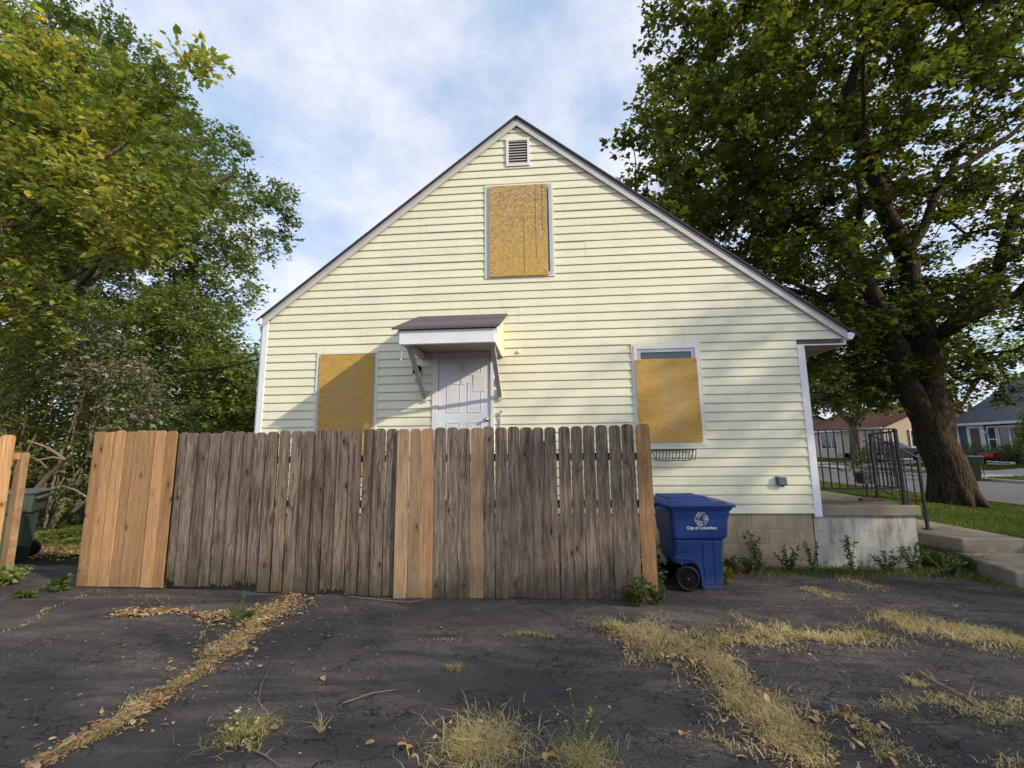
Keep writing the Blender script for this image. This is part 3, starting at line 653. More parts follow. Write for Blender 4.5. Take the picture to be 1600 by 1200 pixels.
for sx in (CX0, CX1-0.02):
    for k in range(4):    # sloping side boards
        ya, yb = CF+0.03, WALL-0.03
        z0 = 2.985+k*0.15; z1 = z0+0.145
        pts = []
        def topz(y): return 3.150+(y-CF)*0.455
        yy = [ya, yb]; poly = []
        lo = [(ya, z0), (yb, z0)]
        if z0 >= topz(yb)-0.01: continue
        ystart = ya if z0 < topz(ya) else CF+(z0-3.150)/0.455
        if z1 <= topz(ya): poly = [(ya, z0), (yb, z0), (yb, z1), (ya, z1)]
        else:
            ye = min(yb, CF+(z1-3.150)/0.455)
            poly = [(ystart, z0), (yb, z0)]
            if ye < yb: poly += [(yb, z1), (ye, z1)]
            else: poly += [(yb, topz(yb))]
            if ystart == ya: poly += [(ya, topz(ya))]
        n = len(poly); mb = MB(); mb.add([(sx-0.004, y, z) for y, z in poly]+[(sx+0.020, y, z) for y, z in poly], [tuple(range(n)), tuple(range(2*n-1, n-1, -1))]+[((i+1) % n, i, i+n, (i+1) % n+n) for i in range(n)])
        hb(mb, 'side_board', M['siding'], c)
mb = MB(); mb.beam((CX1+0.012, CF-0.01, 3.125), (CX1+0.012, WALL-0.03, 3.585), 0.03, 0.06); hb(mb, 'side_trim', M['trim'], c)
mb = MB(); mb.beam((CX0-0.012, CF-0.01, 3.125), (CX0-0.012, WALL-0.03, 3.585), 0.03, 0.06); hb(mb, 'side_trim', M['trim'], c)
mb = MB(); mb.box(CX1-0.015, CX1+0.03, WALL-0.045, WALL-0.016, 2.98, 3.6); hb(mb, 'side_trim', M['siding'], c)
mb = MB(); mb.box(CX0+0.02, CX1-0.022, CF+0.031, WALL-0.03, 3.070, 3.080); hb(mb, 'soffit_board', M['soffit'], c)
for xx in (CX0+0.06, CX1-0.06):
    br = MB(); br.beam((xx, CF+0.08, 3.01), (xx, WALL-0.02, 3.01), 0.04, 0.07)
    br.beam((xx, CF+0.22, 2.99), (xx+0.02, WALL-0.045, 2.39), 0.040, 0.062, (1, 0, 0)); br.beam((xx+0.02, WALL-0.035, 2.33), (xx+0.02, WALL-0.035, 2.50), 0.05, 0.03); hb(br, 'bracket', M['trimgrey'], c)
mb = MB(); mb.tube([(-1.845, 5.50, 2.97), (-1.843, 5.505, 2.84), (-1.847, 5.50, 2.79)], 0.004, 5); mb.disc_cyl((-1.847, 5.5, 2.775), (0, 0, 1), 0.012, 0.02, 8); hb(mb, 'hook_wire', M['trimgrey'], c)
# wall lamp, outlet box, flower basket bracket, bell
lm = bpy.data.objects.new('wall_lamp', None); link(lm, house)
lx, lz = -1.90, 2.83
mb = MB(); mb.disc_cyl((lx, WALL-0.028, lz), (0, 1, 0), 0.055, 0.03); mb.tube([(lx, WALL-0.04, lz), (lx, WALL-0.10, lz+0.01), (lx, WALL-0.12, lz-0.02), (lx, WALL-0.12, lz-0.09)], [0.02, 0.03, 0.045, 0.05], 12); hb(mb, 'lamp_housing', M['black'], lm)
mb = MB(); mb.tube([(lx, WALL-0.12, lz-0.092), (lx, WALL-0.12, lz-0.13), (lx, WALL-0.12, lz-0.19), (lx, WALL-0.12, lz-0.21)], [0.025, 0.038, 0.036, 0.012], 12); hb(mb, 'bulb', M['paper'], lm)
mb = MB(); q = (3.211, 1.133); mb.bbox(q[0]-0.058, q[0]+0.058, WALL-0.075, WALL-0.01, q[1]-0.05, q[1]+0.062, 0.010); mb.bbox(q[0]-0.068, q[0]-0.040, WALL-0.06, WALL-0.01, q[1]-0.04, q[1]+0.068, 0.006); mb.tube([(q[0]+0.01, WALL-0.045, q[1]-0.045), (q[0]+0.01, WALL-0.045, q[1]-0.075)], 0.018, 8)
hb(mb, 'outlet_box', simple('weathered_box', (0.09, 0.14, 0.15), 0.6, 0.3, 12, 0.001))
mb = MB(); mb.tube([(-0.375, WALL-0.012, 3.05), (-0.375, WALL-0.03, 3.05), (-0.375, WALL-0.04, 3.05)], [0.03, 0.025, 0.01], 10); hb(mb, 'cable_cap', M['trim'])
mb = MB(); mb.bbox(-0.70, -0.672, WALL-0.05, WALL-0.012, 2.55, 2.68, 0.004); hb(mb, 'door_bell', M['trimgrey'])
mb = MB(); mb.tube([(-0.655, WALL-0.02, 1.7), (-0.655, WALL-0.03, 2.12), (-0.64, WALL-0.05, 2.17), (-0.615, WALL-0.05, 2.16)], 0.011, 6); hb(mb, 'hose_bracket', M['trimgrey'])
bk = MB(); bx0, bx1, bz = 1.485, 2.070, 1.580
bk.box(bx0, bx1, WALL-0.050, WALL-0.032, bz-0.014, bz+0.002); bk.tube([(bx0, WALL-0.04, bz), (bx0+0.02, WALL-0.22, bz), (bx1-0.02, WALL-0.22, bz), (bx1, WALL-0.04, bz)], 0.006, 5)
bk.tube([(bx0+0.0, WALL-0.04, bz-0.01), (bx0+0.06, WALL-0.05, bz-0.14), (bx0+0.12, WALL-0.05, bz-0.155), (bx1-0.12, WALL-0.05, bz-0.155), (bx1-0.06, WALL-0.05, bz-0.14), (bx1, WALL-0.04, bz-0.01)], 0.005, 5)
for k in range(13):
    x = bx0+0.03+k*(bx1-bx0-0.06)/12; bk.tube([(x, WALL-0.22, bz), (x+0.004, WALL-0.20, bz-0.06), (x+0.012, WALL-0.13, bz-0.135), (x+0.014, WALL-0.05, bz-0.152)], 0.0052, 5)
hb(bk, 'flower_basket', M['iron'])

# ------------------------------------------------------------------ porch with railings, steps, landing
porch = empty('porch', (4.3, 7.5, 0), 'raised concrete porch on stained white block base beside the house corner', 'porch')
def pb(mb, name, mat, parent=None):
    p = parent or porch; org = Vector((4.3, 7.5, 0)); mb.v = [tuple(Vector(v_)-org) for v_ in mb.v]; return mb.build(name, mat, p)
mb = MB(); mb.bbox(3.716, 4.985, 6.47, 9.1, 0.668, 0.802, 0.010); pb(mb, 'slab', M['slab'])
mb = MB(); mb.box(3.64, 4.90, 6.56, 9.05, -0.1, 0.665); pb(mb, 'porch_core', M['mortar'])
for row in range(4):
    z0 = 0.46-row*0.205; xs = [3.62, 3.86, 4.28, 4.70, 4.925] if row % 2 == 0 else [3.62, 4.07, 4.49, 4.925]
    for a, b2 in zip(xs[:-1], xs[1:]):
        mb = MB(); mb.bbox(a+0.0006, b2-0.0006, 6.515+R_.uniform(-0.001, 0.001), 6.57, z0+0.0006, z0+0.2044, 0.002); pb(mb, 'block', M['paintblock'])
    mb = MB(); mb.bbox(4.86, 4.925-0.001, 6.571, 9.04, z0+0.002, z0+0.203, 0.003); pb(mb, 'block', M['paintblock'])
mb = MB(); mb.bbox(4.99, 5.55, 7.36, 8.9, 0.2, 0.52, 0.012); pb(mb, 'step', M['slab'])
mb = MB(); mb.bbox(4.60, 4.92, 7.0, 7.09, 0.804, 0.835, 0.006); o = mb.build('loose_brick', simple('old_brick', (0.16, 0.08, 0.045), 0.9, 0.3, 20, 0.002)); tag(o, 'flat brown brick left lying on the porch slab behind the railing', 'brick')
# landing and lower step: separate paving things
o = MB(); o.add([(5.60, 6.66, 0.10), (6.40, 6.68, 0.10), (6.30, 9.2, 0.10), (5.30, 9.2, 0.10), (5.30, 7.3, 0.10), (5.60, 6.66, 0.345), (6.40, 6.68, 0.345), (6.30, 9.2, 0.345), (5.30, 9.2, 0.345), (5.30, 7.3, 0.345)],
    [(0,1,6,5),(1,2,7,6),(2,3,8,7),(3,4,9,8),(4,0,5,9),(5,6,7,8,9),(4,3,2,1,0)])
o = o.build('landing', M['walk']); bv = o.modifiers.new('b', 'BEVEL'); bv.width = 0.015; bv.segments = 2; tag(o, kind='structure')
o = MB(); o.add([(5.30, 5.70, -0.05), (6.50, 5.66, -0.05), (6.50, 6.655, -0.05), (5.47, 6.655, -0.05), (5.30, 5.70, 0.170), (6.50, 5.66, 0.170), (6.50, 6.655, 0.170), (5.47, 6.655, 0.170)],
    [(0,1,5,4),(1,2,6,5),(2,3,7,6),(3,0,4,7),(4,5,6,7),(3,2,1,0)])
o = o.build('lower_step', M['walk']); bv = o.modifiers.new('b', 'BEVEL'); bv.width = 0.02; bv.segments = 2; tag(o, kind='structure')
# iron railing with twisted balusters
rail = empty('iron_railing', (4.88, 6.6, 0.80), 'black wrought iron railing with twisted balusters round the porch and steps', 'railing')
def rb(mb, name, mat=None):
    org = Vector((4.88, 6.6, 0.80)); mb.v = [tuple(Vector(v_)-org) for v_ in mb.v]; return mb.build(name, mat or M['iron'], rail)
def twisted(a, b2, s=0.0075, n=26):
    mb = MB(); a = Vector(a); b2 = Vector(b2); V_ = []; F_ = []
    for i in range(n+1):
        t = i/n; p = a.lerp(b2, t); tw = 0 if (t < 0.16 or t > 0.84 or 0.45 < t < 0.55) else 1
        ang = math.pi/4+t*n*0.9*tw; 
        for k in range(4): V_.append(p+Vector((math.cos(ang+k*math.pi/2), math.sin(ang+k*math.pi/2), 0))*s*(1.5 if tw else 1.2))
    for i in range(n):
        for k in range(4): F_.append((i*4+k, i*4+(k+1) % 4, i*4+4+(k+1) % 4, i*4+4+k))
    mb.add(V_, F_); return rb(mb, 'baluster')
def post(x, y, z0, z1, s=0.019):
    mb = MB(); mb.bbox(x-s, x+s, y-s, y+s, z0, z1, 0.004); mb.bbox(x-0.045, x+0.045, y-0.045, y+0.045, z0, z0+0.012, 0.003); mb.bbox(x-s-0.006, x+s+0.006, y-s-0.006, y+s+0.006, z1, z1+0.014, 0.004); rb(mb, 'post')
post(4.885, 6.60, 0.803, 1.81); post(5.0, 7.26, 0.803, 1.76); post(5.70, 7.33, 0.347, 1.40)
mb = MB(); mb.beam((3.73, 6.60, 1.83), (4.885, 6.60, 1.832), 0.032, 0.020); rb(mb, 'top_rail'); mb = MB(); mb.beam((3.73, 6.60, 1.018), (4.885, 6.60, 1.018), 0.032, 0.018); rb(mb, 'bottom_rail')
for k in range(10): twisted((4.80-k*0.105, 6.60, 1.026), (4.80-k*0.105, 6.60, 1.822))
mb = MB(); mb.beam((4.885, 6.60, 1.80), (5.0, 7.26, 1.775), 0.04, 0.022); rb(mb, 'top_rail'); mb = MB(); mb.beam((4.885, 6.60, 1.018), (5.0, 7.26, 1.0), 0.032, 0.018); rb(mb, 'bottom_rail')
for k in range(1, 6): t = k/6; twisted((4.885+0.115*t, 6.6+0.66*t, 1.02), (4.885+0.115*t, 6.6+0.66*t, 1.79))
mb = MB(); mb.beam((5.0, 7.26, 1.775), (5.70, 7.33, 1.415), 0.030, 0.020); rb(mb, 'hand_rail'); mb = MB(); mb.beam((5.0, 7.26, 0.98), (5.70, 7.33, 0.60), 0.032, 0.018); rb(mb, 'bottom_rail')
for k in range(1, 6): t = k/6; twisted((5.0+0.7*t, 7.26+0.07*t, 0.98-0.38*t+0.008), (5.0+0.7*t, 7.26+0.07*t, 1.775-0.36*t-0.01))

# ------------------------------------------------------------------ fences
def picket_mesh(w, h, th=0.017, jag=0, seed=0, split=False):
    r = random.Random(seed); e = 0.028; w2 = w/2
    top = [(w2, h-e*1.25), (w2*0.88, h-e*0.55), (w2-e*0.95, h-0.004), (w2-e*1.5, h), (-w2+e*1.5, h), (-w2+e*0.95, h-0.004), (-w2*0.88, h-e*0.55), (-w2, h-e*1.25)]
    if jag:
        n = 7; bot = [(-w2+i*w/(n-1), jag*r.uniform(0.25, 1.0)*(1 if 0 < i < n-1 else 0.7)) for i in range(n)]
    else: bot = [(-w2-0.002, r.uniform(0, 0.006)), (w2+0.002, r.uniform(0, 0.006))]
    bot += [(w2+0.003, h*0.55)]; top = top+[(-w2-0.003, h*0.55)]
    poly = bot+top; mb = MB(); mb.prism(poly, -th/2, th/2); me = mb.mesh('picket'); return me
def make_fence(name, label, loc, pickets, matk, rails, posts):
    f = empty(name, loc, label, 'fence')
    for (x, y, z0, h, w, mk, jag, lean, col) in pickets:
        me = picket_mesh(w, h, jag=jag, seed=int(abs(x)*1000)); me.materials.append(M[mk]); o = bpy.data.objects.new('picket', me); link(o, f)
        nl = MB()
        for zn in (0.31, 1.0, 1.55):
            for xn in (-0.035, 0.035): nl.disc_cyl((xn+R_.uniform(-.008, .008), -0.0095, zn-z0+R_.uniform(-.01, .01)), (0, 1, 0), 0.0042, 0.003, 6, False)
        nl.build('nail', M['nail'], o)['kind'] = 'stuff'
        o.location = (x-loc[0], y-loc[1]+R_.uniform(-0.003, 0.003), z0-loc[2]); o.rotation_euler = (0, lean, R_.uniform(-0.03, 0.03)); o.color = (*col, 1)
    for (xa, ya, xb_, yb_, z) in rails:
        mb = MB(); mb.beam(Vector((xa, ya, z))-Vector(loc), Vector((xb_, yb_, z))-Vector(loc), 0.038, 0.085); o = mb.build('rail', M['oldwood'] if matk == 'oldwood' else M['newwood'], f); o.color = (0.8, 0.8, 0.8, 1)
    for (xa, ya, h) in posts:
        mb = MB(); mb.bbox(-0.044, 0.044, -0.044, 0.044, 0.0, h, 0.005); o = mb.build('post', M['oldwood'] if matk == 'oldwood' else M['newwood'], f, (xa-loc[0], ya-loc[1], 0)); o.color = (0.7, 0.7, 0.7, 1)
    return f
def fy(x):   # line of the fence on the ground
    return float(np.interp(x, [-5.8, -4.55, -3.4, -2.2, -1.6, 1.2], [5.30, 5.27, 5.18, 5.09, 5.07, 5.10]))
def jitcol(v=0.2):
    g_ = R_.uniform(1-v, 1+v); return (g_*R_.uniform(0.98, 1.03), g_, g_*R_.uniform(0.96, 1.02))
new = []
for k in range(8):
    x = -5.70+0.1425*k; new.append((x, fy(x)+0.006*(k % 2), 0.012, 1.885+R_.uniform(-0.008, 0.01), 0.138, 'newwood', 0, R_.uniform(-0.003, 0.003), jitcol(0.22)))
make_fence('new_cedar_gate', 'fence section of eight fresh orange-brown pickets at the left end', (-5.2, 5.3, 0), new, 'newwood',
           [(-5.77, fy(-5.3)+0.03, -4.64, fy(-4.7)+0.03, z) for z in (0.3, 1.0, 1.6)], [(-5.70, 5.40, 1.75), (-4.68, 5.37, 1.8)])
ga = []
tops_a = [(540,575),(577,627),(630,680),(683,732),(735,783),(787,838),(840,890),(893,940),(945,995),(1005,1050),(1058,1105),(1110,1162),(1168,1215),(1222,1270),(1275,1325),(1330,1380),(1390,1440),(1442,1490),(1497,1547)]
for k, (a, b2) in enumerate(tops_a):
    Y = 5.2
    for _ in range(2):
        pa = aY(100+a/2.963, 675, Y); pb_ = aY(100+b2/2.963, 675, Y); Y = fy((pa.x+pb_.x)/2)
    xc = (pa.x+pb_.x)/2; wd = pb_.x-pa.x
    jag = 0.11 if k == 0 else (0.13 if k in (6, 7) else (0.07 if k in (4, 5) else (0.09 if k in (13, 14) else (0.02 if k % 3 == 0 else 0))))
    z0 = 0.035 if k < 8 else 0.008
    ga.append((xc, Y, z0, 1.862-z0+R_.uniform(-0.012, 0.012), wd+0.004, 'oldwood', jag, R_.uniform(-0.004, 0.004), jitcol()))
make_fence('weathered_fence', 'long weathered grey picket fence section with rotted bottoms beside the new cedar', (-3.1, 5.15, 0), ga, 'oldwood',
           [(-4.62, fy(-4.6)+0.04, -1.74, fy(-1.7)+0.04, z) for z in (0.32, 1.0, 1.52)], [(-4.55, 5.37, 1.7), (-3.2, 5.27, 1.7), (-1.78, 5.18, 1.7)])
tops_b = [(188,240),(246,293),(297,352),(356,405),(412,461),(467,518),(521,575),(578,628),(636,688),(693,746),(749,805),(808,857),(862,913),(924,975),(982,1031),(1040,1091),(1098,1151),(1160,1211),(1218,1273),(1283,1346)]
gb = []
for k, (a, b2) in enumerate(tops_b):
    pa = aY(560+a/2.963, 671, 5.08); pb_ = aY(560+b2/2.963, 671, 5.08); xc = (pa.x+pb_.x)/2; wd = pb_.x-pa.x; Y = fy(xc)-0.005
    mk = 'tanwood' if k in (0, 1, 2, 6) else ('tanwood' if k == 19 else 'oldwood')
    col = jitcol(0.10)
    if k in (1, 6): col = (0.80, 0.80, 0.80)
    if k == 2: col = (1.0, 0.86, 0.80)
    if k == 19: col = (0.86, 0.72, 0.58)
    z0 = 0.004; h = 1.862+(0.012 if k >= 17 else 0)
    gb.append((xc, Y-(0.02 if k == 0 else 0), z0-(0.0 if k else 0.003), h+R_.uniform(-0.010, 0.010), wd+0.004, mk, (0.03 if k in (9, 10) else 0), R_.uniform(-0.003, 0.003), col))
make_fence('patched_fence', 'right-hand weathered picket fence section patched with a few newer tan pickets', (-0.2, 5.08, 0), gb, 'oldwood',
           [(-1.62, 5.115, 1.17, 5.145, z) for z in (0.32, 1.0, 1.52)], [(-1.55, 5.20, 1.7), (0.0, 5.2, 1.7), (1.10, 5.23, 1.7)])
# latch and small tag on the fences
mb = MB(); p0 = aY(141, 713, 5.27); mb.bbox(p0.x-0.05, p0.x+0.035, 5.262, 5.272, p0.z-0.012, p0.z+0.012, 0.003); mb.tube([(p0.x-0.03, 5.265, p0.z-0.02), (p0.x-0.01, 5.25, p0.z+0.03), (p0.x+0.02, 5.262, p0.z+0.0)], 0.006, 6)
latch = mb.build('gate_latch', M['metal'])
for o in bpy.data.objects:
    if o.name == 'new_cedar_gate': latch.parent = o; latch.location = (5.2, -5.3, 0)
# left fence piece running out of the frame
lf = empty('left_fence_end', (-7.05, 5.25, 0), 'end of an orange cedar fence seen nearly edge-on at the left frame edge', 'fence')
for k in range(3):
    me = picket_mesh(0.138, 1.86, th=0.018, seed=50+k); me.materials.append(M['newwood']); o = bpy.data.objects.new('picket', me); link(o, lf)
    o.location = (0.13-0.142*k*0.82, -0.01-0.142*k*0.57, 0.01); o.rotation_euler = (0, 0.0, math.radians(35)); o.color = (*jitcol(), 1)
mb = MB(); mb.bbox(-0.045, 0.045, -0.045, 0.045, 0, 1.64, 0.004); o = mb.build('post', M['tanwood'], lf, (0.06, 0.24, 0)); o.color = (0.9, 0.85, 0.8, 1)
mb = MB(); mb.beam((0.18, 0.12, 1.60), (-0.35, -0.25, 1.60), 0.04, 0.085); o = mb.build('rail', M['newwood'], lf); o.color = (0.9, 0.9, 0.9, 1)
mb = MB(); mb.beam((0.02, 0.10, 1.15), (-0.45, -0.22, 1.80), 0.04, 0.085); o = mb.build('brace', M['newwood'], lf); o.color = (1.05, 1.05, 1.0, 1)

# ------------------------------------------------------------------ bins
def bin_loft(levels, n=5):   # levels: (z, x0, x1, y0, y1, r) rounded rectangles
    rings = []
    for (z, x0, x1, y0, y1, r) in levels:
        ring = []
        for (cx_, cy_, a0) in ((x1-r, y1-r, 0), (x0+r, y1-r, 90), (x0+r, y0+r, 180), (x1-r, y0+r, 270)):
            for k in range(n): a = math.radians(a0+90*k/(n-1)); ring.append((cx_+r*math.cos(a), cy_+r*math.sin(a), z))
        rings.append(ring)
    m_n = len(rings[0]); v_ = [p for r_ in rings for p in r_]; f_ = []
    for i in range(len(rings)-1):
        for k in range(m_n): f_.append((i*m_n+k, i*m_n+(k+1) % m_n, (i+1)*m_n+(k+1) % m_n, (i+1)*m_n+k))
    f_.append(tuple(range(m_n))[::-1]); f_.append(tuple(range((len(rings)-1)*m_n, len(rings)*m_n)))
    return MB().add(v_, f_, False)
bl = empty('recycling_bin', (1.72, 5.70, 0), 'blue wheeled recycling bin with closed lid beside the fence end', 'bin', rz=math.radians(3))
# body: upper tub, lower foot block (front), so the wheel sits in its notch
up = bin_loft([(0.30, -0.29, 0.26, -0.27, 0.27, 0.05), (0.56, -0.305, 0.285, -0.285, 0.285, 0.05), (0.585, -0.31, 0.315, -0.315, 0.315, 0.05), (0.62, -0.315, 0.325, -0.32, 0.32, 0.05), (0.80, -0.325, 0.34, -0.33, 0.33, 0.05), (0.885, -0.335, 0.365, -0.345, 0.345, 0.05), (0.90, -0.355, 0.385, -0.355, 0.355, 0.05), (0.925, -0.36, 0.39, -0.36, 0.36, 0.05)])
up.build('body', M['blue'], bl)
lo = bin_loft([(0.0, 0.015, 0.235, -0.245, 0.245, 0.03), (0.02, 0.010, 0.24, -0.25, 0.25, 0.03), (0.22, -0.02, 0.25, -0.262, 0.262, 0.03), (0.27, -0.06, 0.255, -0.268, 0.268, 0.03), (0.305, -0.12, 0.258, -0.272, 0.272, 0.03)]); lo.build('foot', M['blue'], bl)
for sy in (-1, 1):     # wheel arch and raised side panels, one each side
    mb = MB(); pts = [(-0.30, 0.30), (-0.29, 0.355), (-0.12, 0.345), (-0.055, 0.305), (-0.02, 0.24), (-0.0, 0.06), (0.03, 0.06), (0.02, 0.25), (-0.02, 0.34), (-0.09, 0.385), (-0.29, 0.395)]
    V_ = [(x, sy*(0.268+0.05*z), z) for x, z in pts]+[(x, sy*(0.285+0.035*z), z) for x, z in pts]; n = len(pts)
    mb.add(V_, [tuple(range(n)), tuple(range(2*n-1, n-1, -1))]+[((i+1) % n, i, i+n, (i+1) % n+n) for i in range(n)]); mb.build('wheel_arch', M['blue'], bl)
    for (xa, xb_, za, zb) in ((-0.27, -0.05, 0.42, 0.555), (0.03, 0.13, 0.06, 0.54), (0.15, 0.245, 0.06, 0.54)):
        mb = MB(); V_ = []
        for (x, z) in ((xa, za), (xb_, za), (xb_, zb), (xa, zb)):
            yb0 = 0.246+0.072*z; V_.append((x, sy*yb0, z))
        for (x, z) in ((xa+0.012, za+0.012), (xb_-0.012, za+0.012), (xb_-0.012, zb-0.012), (xa+0.012, zb-0.012)):
            V_.append((x, sy*(0.255+0.072*z), z))
        mb.add(V_, [(0,1,2,3),(4,5,6,7),(0,1,5,4),(1,2,6,5),(2,3,7,6),(3,0,4,7)]); mb.build('rib_panel', M['blue'], bl)
    wh = bpy.data.objects.new('wheel', None); link(wh, bl); wh.location = (-0.165, sy*0.285, 0.142)
    mb = MB(); ring = []
    for k in range(33):
        a = 2*math.pi*k/32; ring.append((0.118*math.cos(a), 0, 0.118*math.sin(a)))
    mb.tube(ring, 0.024, 8, False); mb.build('tyre', M['black'], wh)
    mb = MB(); mb.disc_cyl((0, 0, 0), (0, 1, 0), 0.10, 0.012, 28)
    for k in range(10):
        a = 2*math.pi*k/10; mb.beam((0.02*math.cos(a), sy*0.012, 0.02*math.sin(a)), (0.10*math.cos(a), sy*0.016, 0.10*math.sin(a)), 0.010, 0.014, (0, 1, 0))
    mb.disc_cyl((0, sy*0.012, 0), (0, 1, 0), 0.028, 0.025, 14); mb.build('rim', M['black'], wh)
    mb = MB(); mb.disc_cyl((0, sy*0.028, 0), (0, 1, 0), 0.011, 0.010, 10); mb.build('hub_cap', M['metal'], wh)
ax_ = MB(); ax_.tube([(-0.165, -0.28, 0.142), (-0.165, 0.28, 0.142)], 0.012, 8); ax_.build('axle', M['metal'], bl)
lid = bin_loft([(0.928, -0.375, 0.415, -0.375, 0.375, 0.05), (0.95, -0.385, 0.425, -0.38, 0.38, 0.05), (0.962, -0.38, 0.42, -0.375, 0.375, 0.05), (0.966, -0.36, 0.35, -0.345, 0.345, 0.06), (0.99, -0.35, 0.33, -0.33, 0.33, 0.07), (0.995, -0.34, 0.22, -0.30, 0.30, 0.08), (1.018, -0.33, 0.18, -0.27, 0.27, 0.09), (1.026, -0.28, 0.10, -0.2, 0.2, 0.09)])
lid.build('lid', M['blue'], bl)
for k in range(4):
    mb = MB(); mb.bbox(-0.33+0.0, 0.14, -0.21+k*0.13, -0.18+k*0.13, 1.018, 1.036, 0.006); mb.build('lid_rib', M['blue'], bl)
hd = MB()
hd.tube([(-0.35, -0.32, 0.95), (-0.43, -0.31, 0.965), (-0.475, -0.27, 0.975), (-0.48, 0.0, 0.98), (-0.475, 0.27, 0.975), (-0.43, 0.31, 0.965), (-0.35, 0.32, 0.95)], [0.035, 0.03, 0.022, 0.021, 0.022, 0.03, 0.035], 8)
for sy in (-0.33, 0.0, 0.30): hd.bbox(-0.46, -0.34, sy-0.0, sy+0.03, 0.90, 0.965, 0.006)
hd.build('handle', M['blue'], bl)
# recycling mark (three folded arrows) and the lettering on the near side
def side_pt(u, v_):   # u to the right, v up, around (0.02, z 0.80) on the leaning side face
    z = 0.80+v_; return (0.02+u, -(0.32+(z-0.62)*0.0556 if z < 0.8 else 0.33+(z-0.8)*0.1765)-0.004, z)
mk = MB()
for k in range(3):
    a0 = math.radians(90+120*k)
    def rp(x, y): return (x*math.cos(a0-math.pi/2)-y*math.sin(a0-math.pi/2), x*math.sin(a0-math.pi/2)+y*math.cos(a0-math.pi/2))
    shapes = [[(-0.030, 0.062), (0.012, 0.062), (0.003, 0.040), (-0.017, 0.040)],
              [(0.012, 0.062), (0.026, 0.062), (0.052, 0.020), (0.062, 0.026), (0.052, -0.012), (0.018, 0.000), (0.030, 0.007), (0.008, 0.041)],
              [(-0.034, 0.059), (-0.021, 0.037), (-0.034, 0.016), (-0.052, 0.027)]]
    for sh in shapes:
        pts = [rp(*p) for p in sh]
        # outline strokes, the printed arrows are drawn as lines
        for i in range(len(pts)):
            p0 = Vector(pts[i]); p1 = Vector(pts[(i+1) % len(pts)]); dd = (p1-p0).normalized()*0.0018; nn = Vector((-dd.y, dd.x))
            q = [p0-dd-nn, p1+dd-nn, p1+dd+nn, p0-dd+nn]; mk.add([side_pt(p.x*1.15, p.y*1.15) for p in q], [(0, 1, 2, 3)])
mk.build('recycling_mark', M['binprint'], bl)
cu = bpy.data.curves.new('lettering', 'FONT'); cu.body = 'City of Columbus'; cu.size = 0.047; cu.align_x = 'CENTER'; cu.offset = 0.0009; cu.extrude = 0.0004
to = bpy.data.objects.new('tmp', cu); COL.objects.link(to); dg = bpy.context.evaluated_depsgraph_get(); me = bpy.data.meshes.new_from_object(to.evaluated_get(dg)); bpy.data.objects.remove(to)
me.materials.clear(); me.materials.append(M['binprint']); o = bpy.data.objects.new('lettering', me); link(o, bl); o.rotation_euler = (math.radians(90)+0.055, 0, 0); o.location = Vector(side_pt(0.0, -0.115))+Vector((0, -0.001, 0))

def green_bin(loc, rz, label, ww=0.74):
    g = empty('trash_bin', loc, label, 'bin', rz=rz)
    bin_loft([(0.0, -0.26, 0.26, -0.22, 0.25, 0.03), (0.25, -0.275, 0.275, -0.27, 0.27, 0.04), (0.74, -0.30, 0.30, -0.30, 0.30, 0.04), (0.75, -0.345, 0.345, -0.36, 0.34, 0.03), (1.02, -0.365, 0.365, -0.39, 0.36, 0.03)]).build('body', M['greenbin'], g)
    bin_loft([(1.022, -0.39, 0.39, -0.42, 0.39, 0.03), (1.045, -0.40, 0.40, -0.43, 0.40, 0.03), (1.075, -0.33, 0.33, -0.35, 0.33, 0.05)]).build('lid', M['greenbin_lid'], g)
    for s_ in (-1, 1):
        mb = MB(); mb.disc_cyl((s_*0.27, 0.24, 0.13), (1, 0, 0), 0.13, 0.05, 20); mb.build('wheel', M['black'], g)
    mb = MB(); mb.tube([(-0.28, -0.315, 0.62), (-0.28, -0.345, 0.6), (-0.28, -0.345, 0.25), (-0.28, -0.30, 0.23)], 0.014, 6); mb.build('bar', M['black'], g)
    mb = MB(); mb.tube([(-0.3, 0.36, 0.95), (-0.3, 0.44, 0.98), (0.3, 0.44, 0.98), (0.3, 0.36, 0.95)], 0.018, 6); mb.build('handle', M['greenbin'], g)
    return g
green_bin((-8.28, 6.4, 0), math.radians(-52), 'dark green trash bin with grey lid standing behind the left fence end')
green_bin((18.65, 21.2, 0.0), math.radians(50), 'dark green trash bin at the kerb across the road')

# ------------------------------------------------------------------ leaves, grass, trees
def frames(n, up=0.6, rng=RNG):
    nrm = rng.normal(size=(n, 3)); nrm /= np.linalg.norm(nrm, axis=1)[:, None]; nrm[:, 2] = np.abs(nrm[:, 2]); nrm = nrm*(1-up)+np.array([0, 0, 1.0])*up
    nrm /= np.linalg.norm(nrm, axis=1)[:, None]
    d = rng.normal(size=(n, 3)); d[:, 2] -= 0.5; d -= nrm*np.sum(d*nrm, 1)[:, None]; d /= np.linalg.norm(d, axis=1)[:, None]+1e-9
    return d, nrm
MAPLE_T = (np.array([(0, 0, 0), (0.34, -0.02, -.04), (0.50, 0.38, -.10), (0.20, 0.48, 0), (0, 1.0, -.12), (-0.20, 0.48, 0), (-0.50, 0.38, -.10), (-0.34, -0.02, -.04)]),
           np.array([(0, 1, 3), (1, 2, 3), (0, 3, 5), (3, 4, 5), (0, 5, 7), (5, 6, 7)]))
OVAL_T = (np.array([(0, 0, 0), (0.26, 0.40, 0.06), (0, 1.0, -.08), (-0.26, 0.40, 0.06)]), np.array([(0, 1, 2), (0, 2, 3)]))
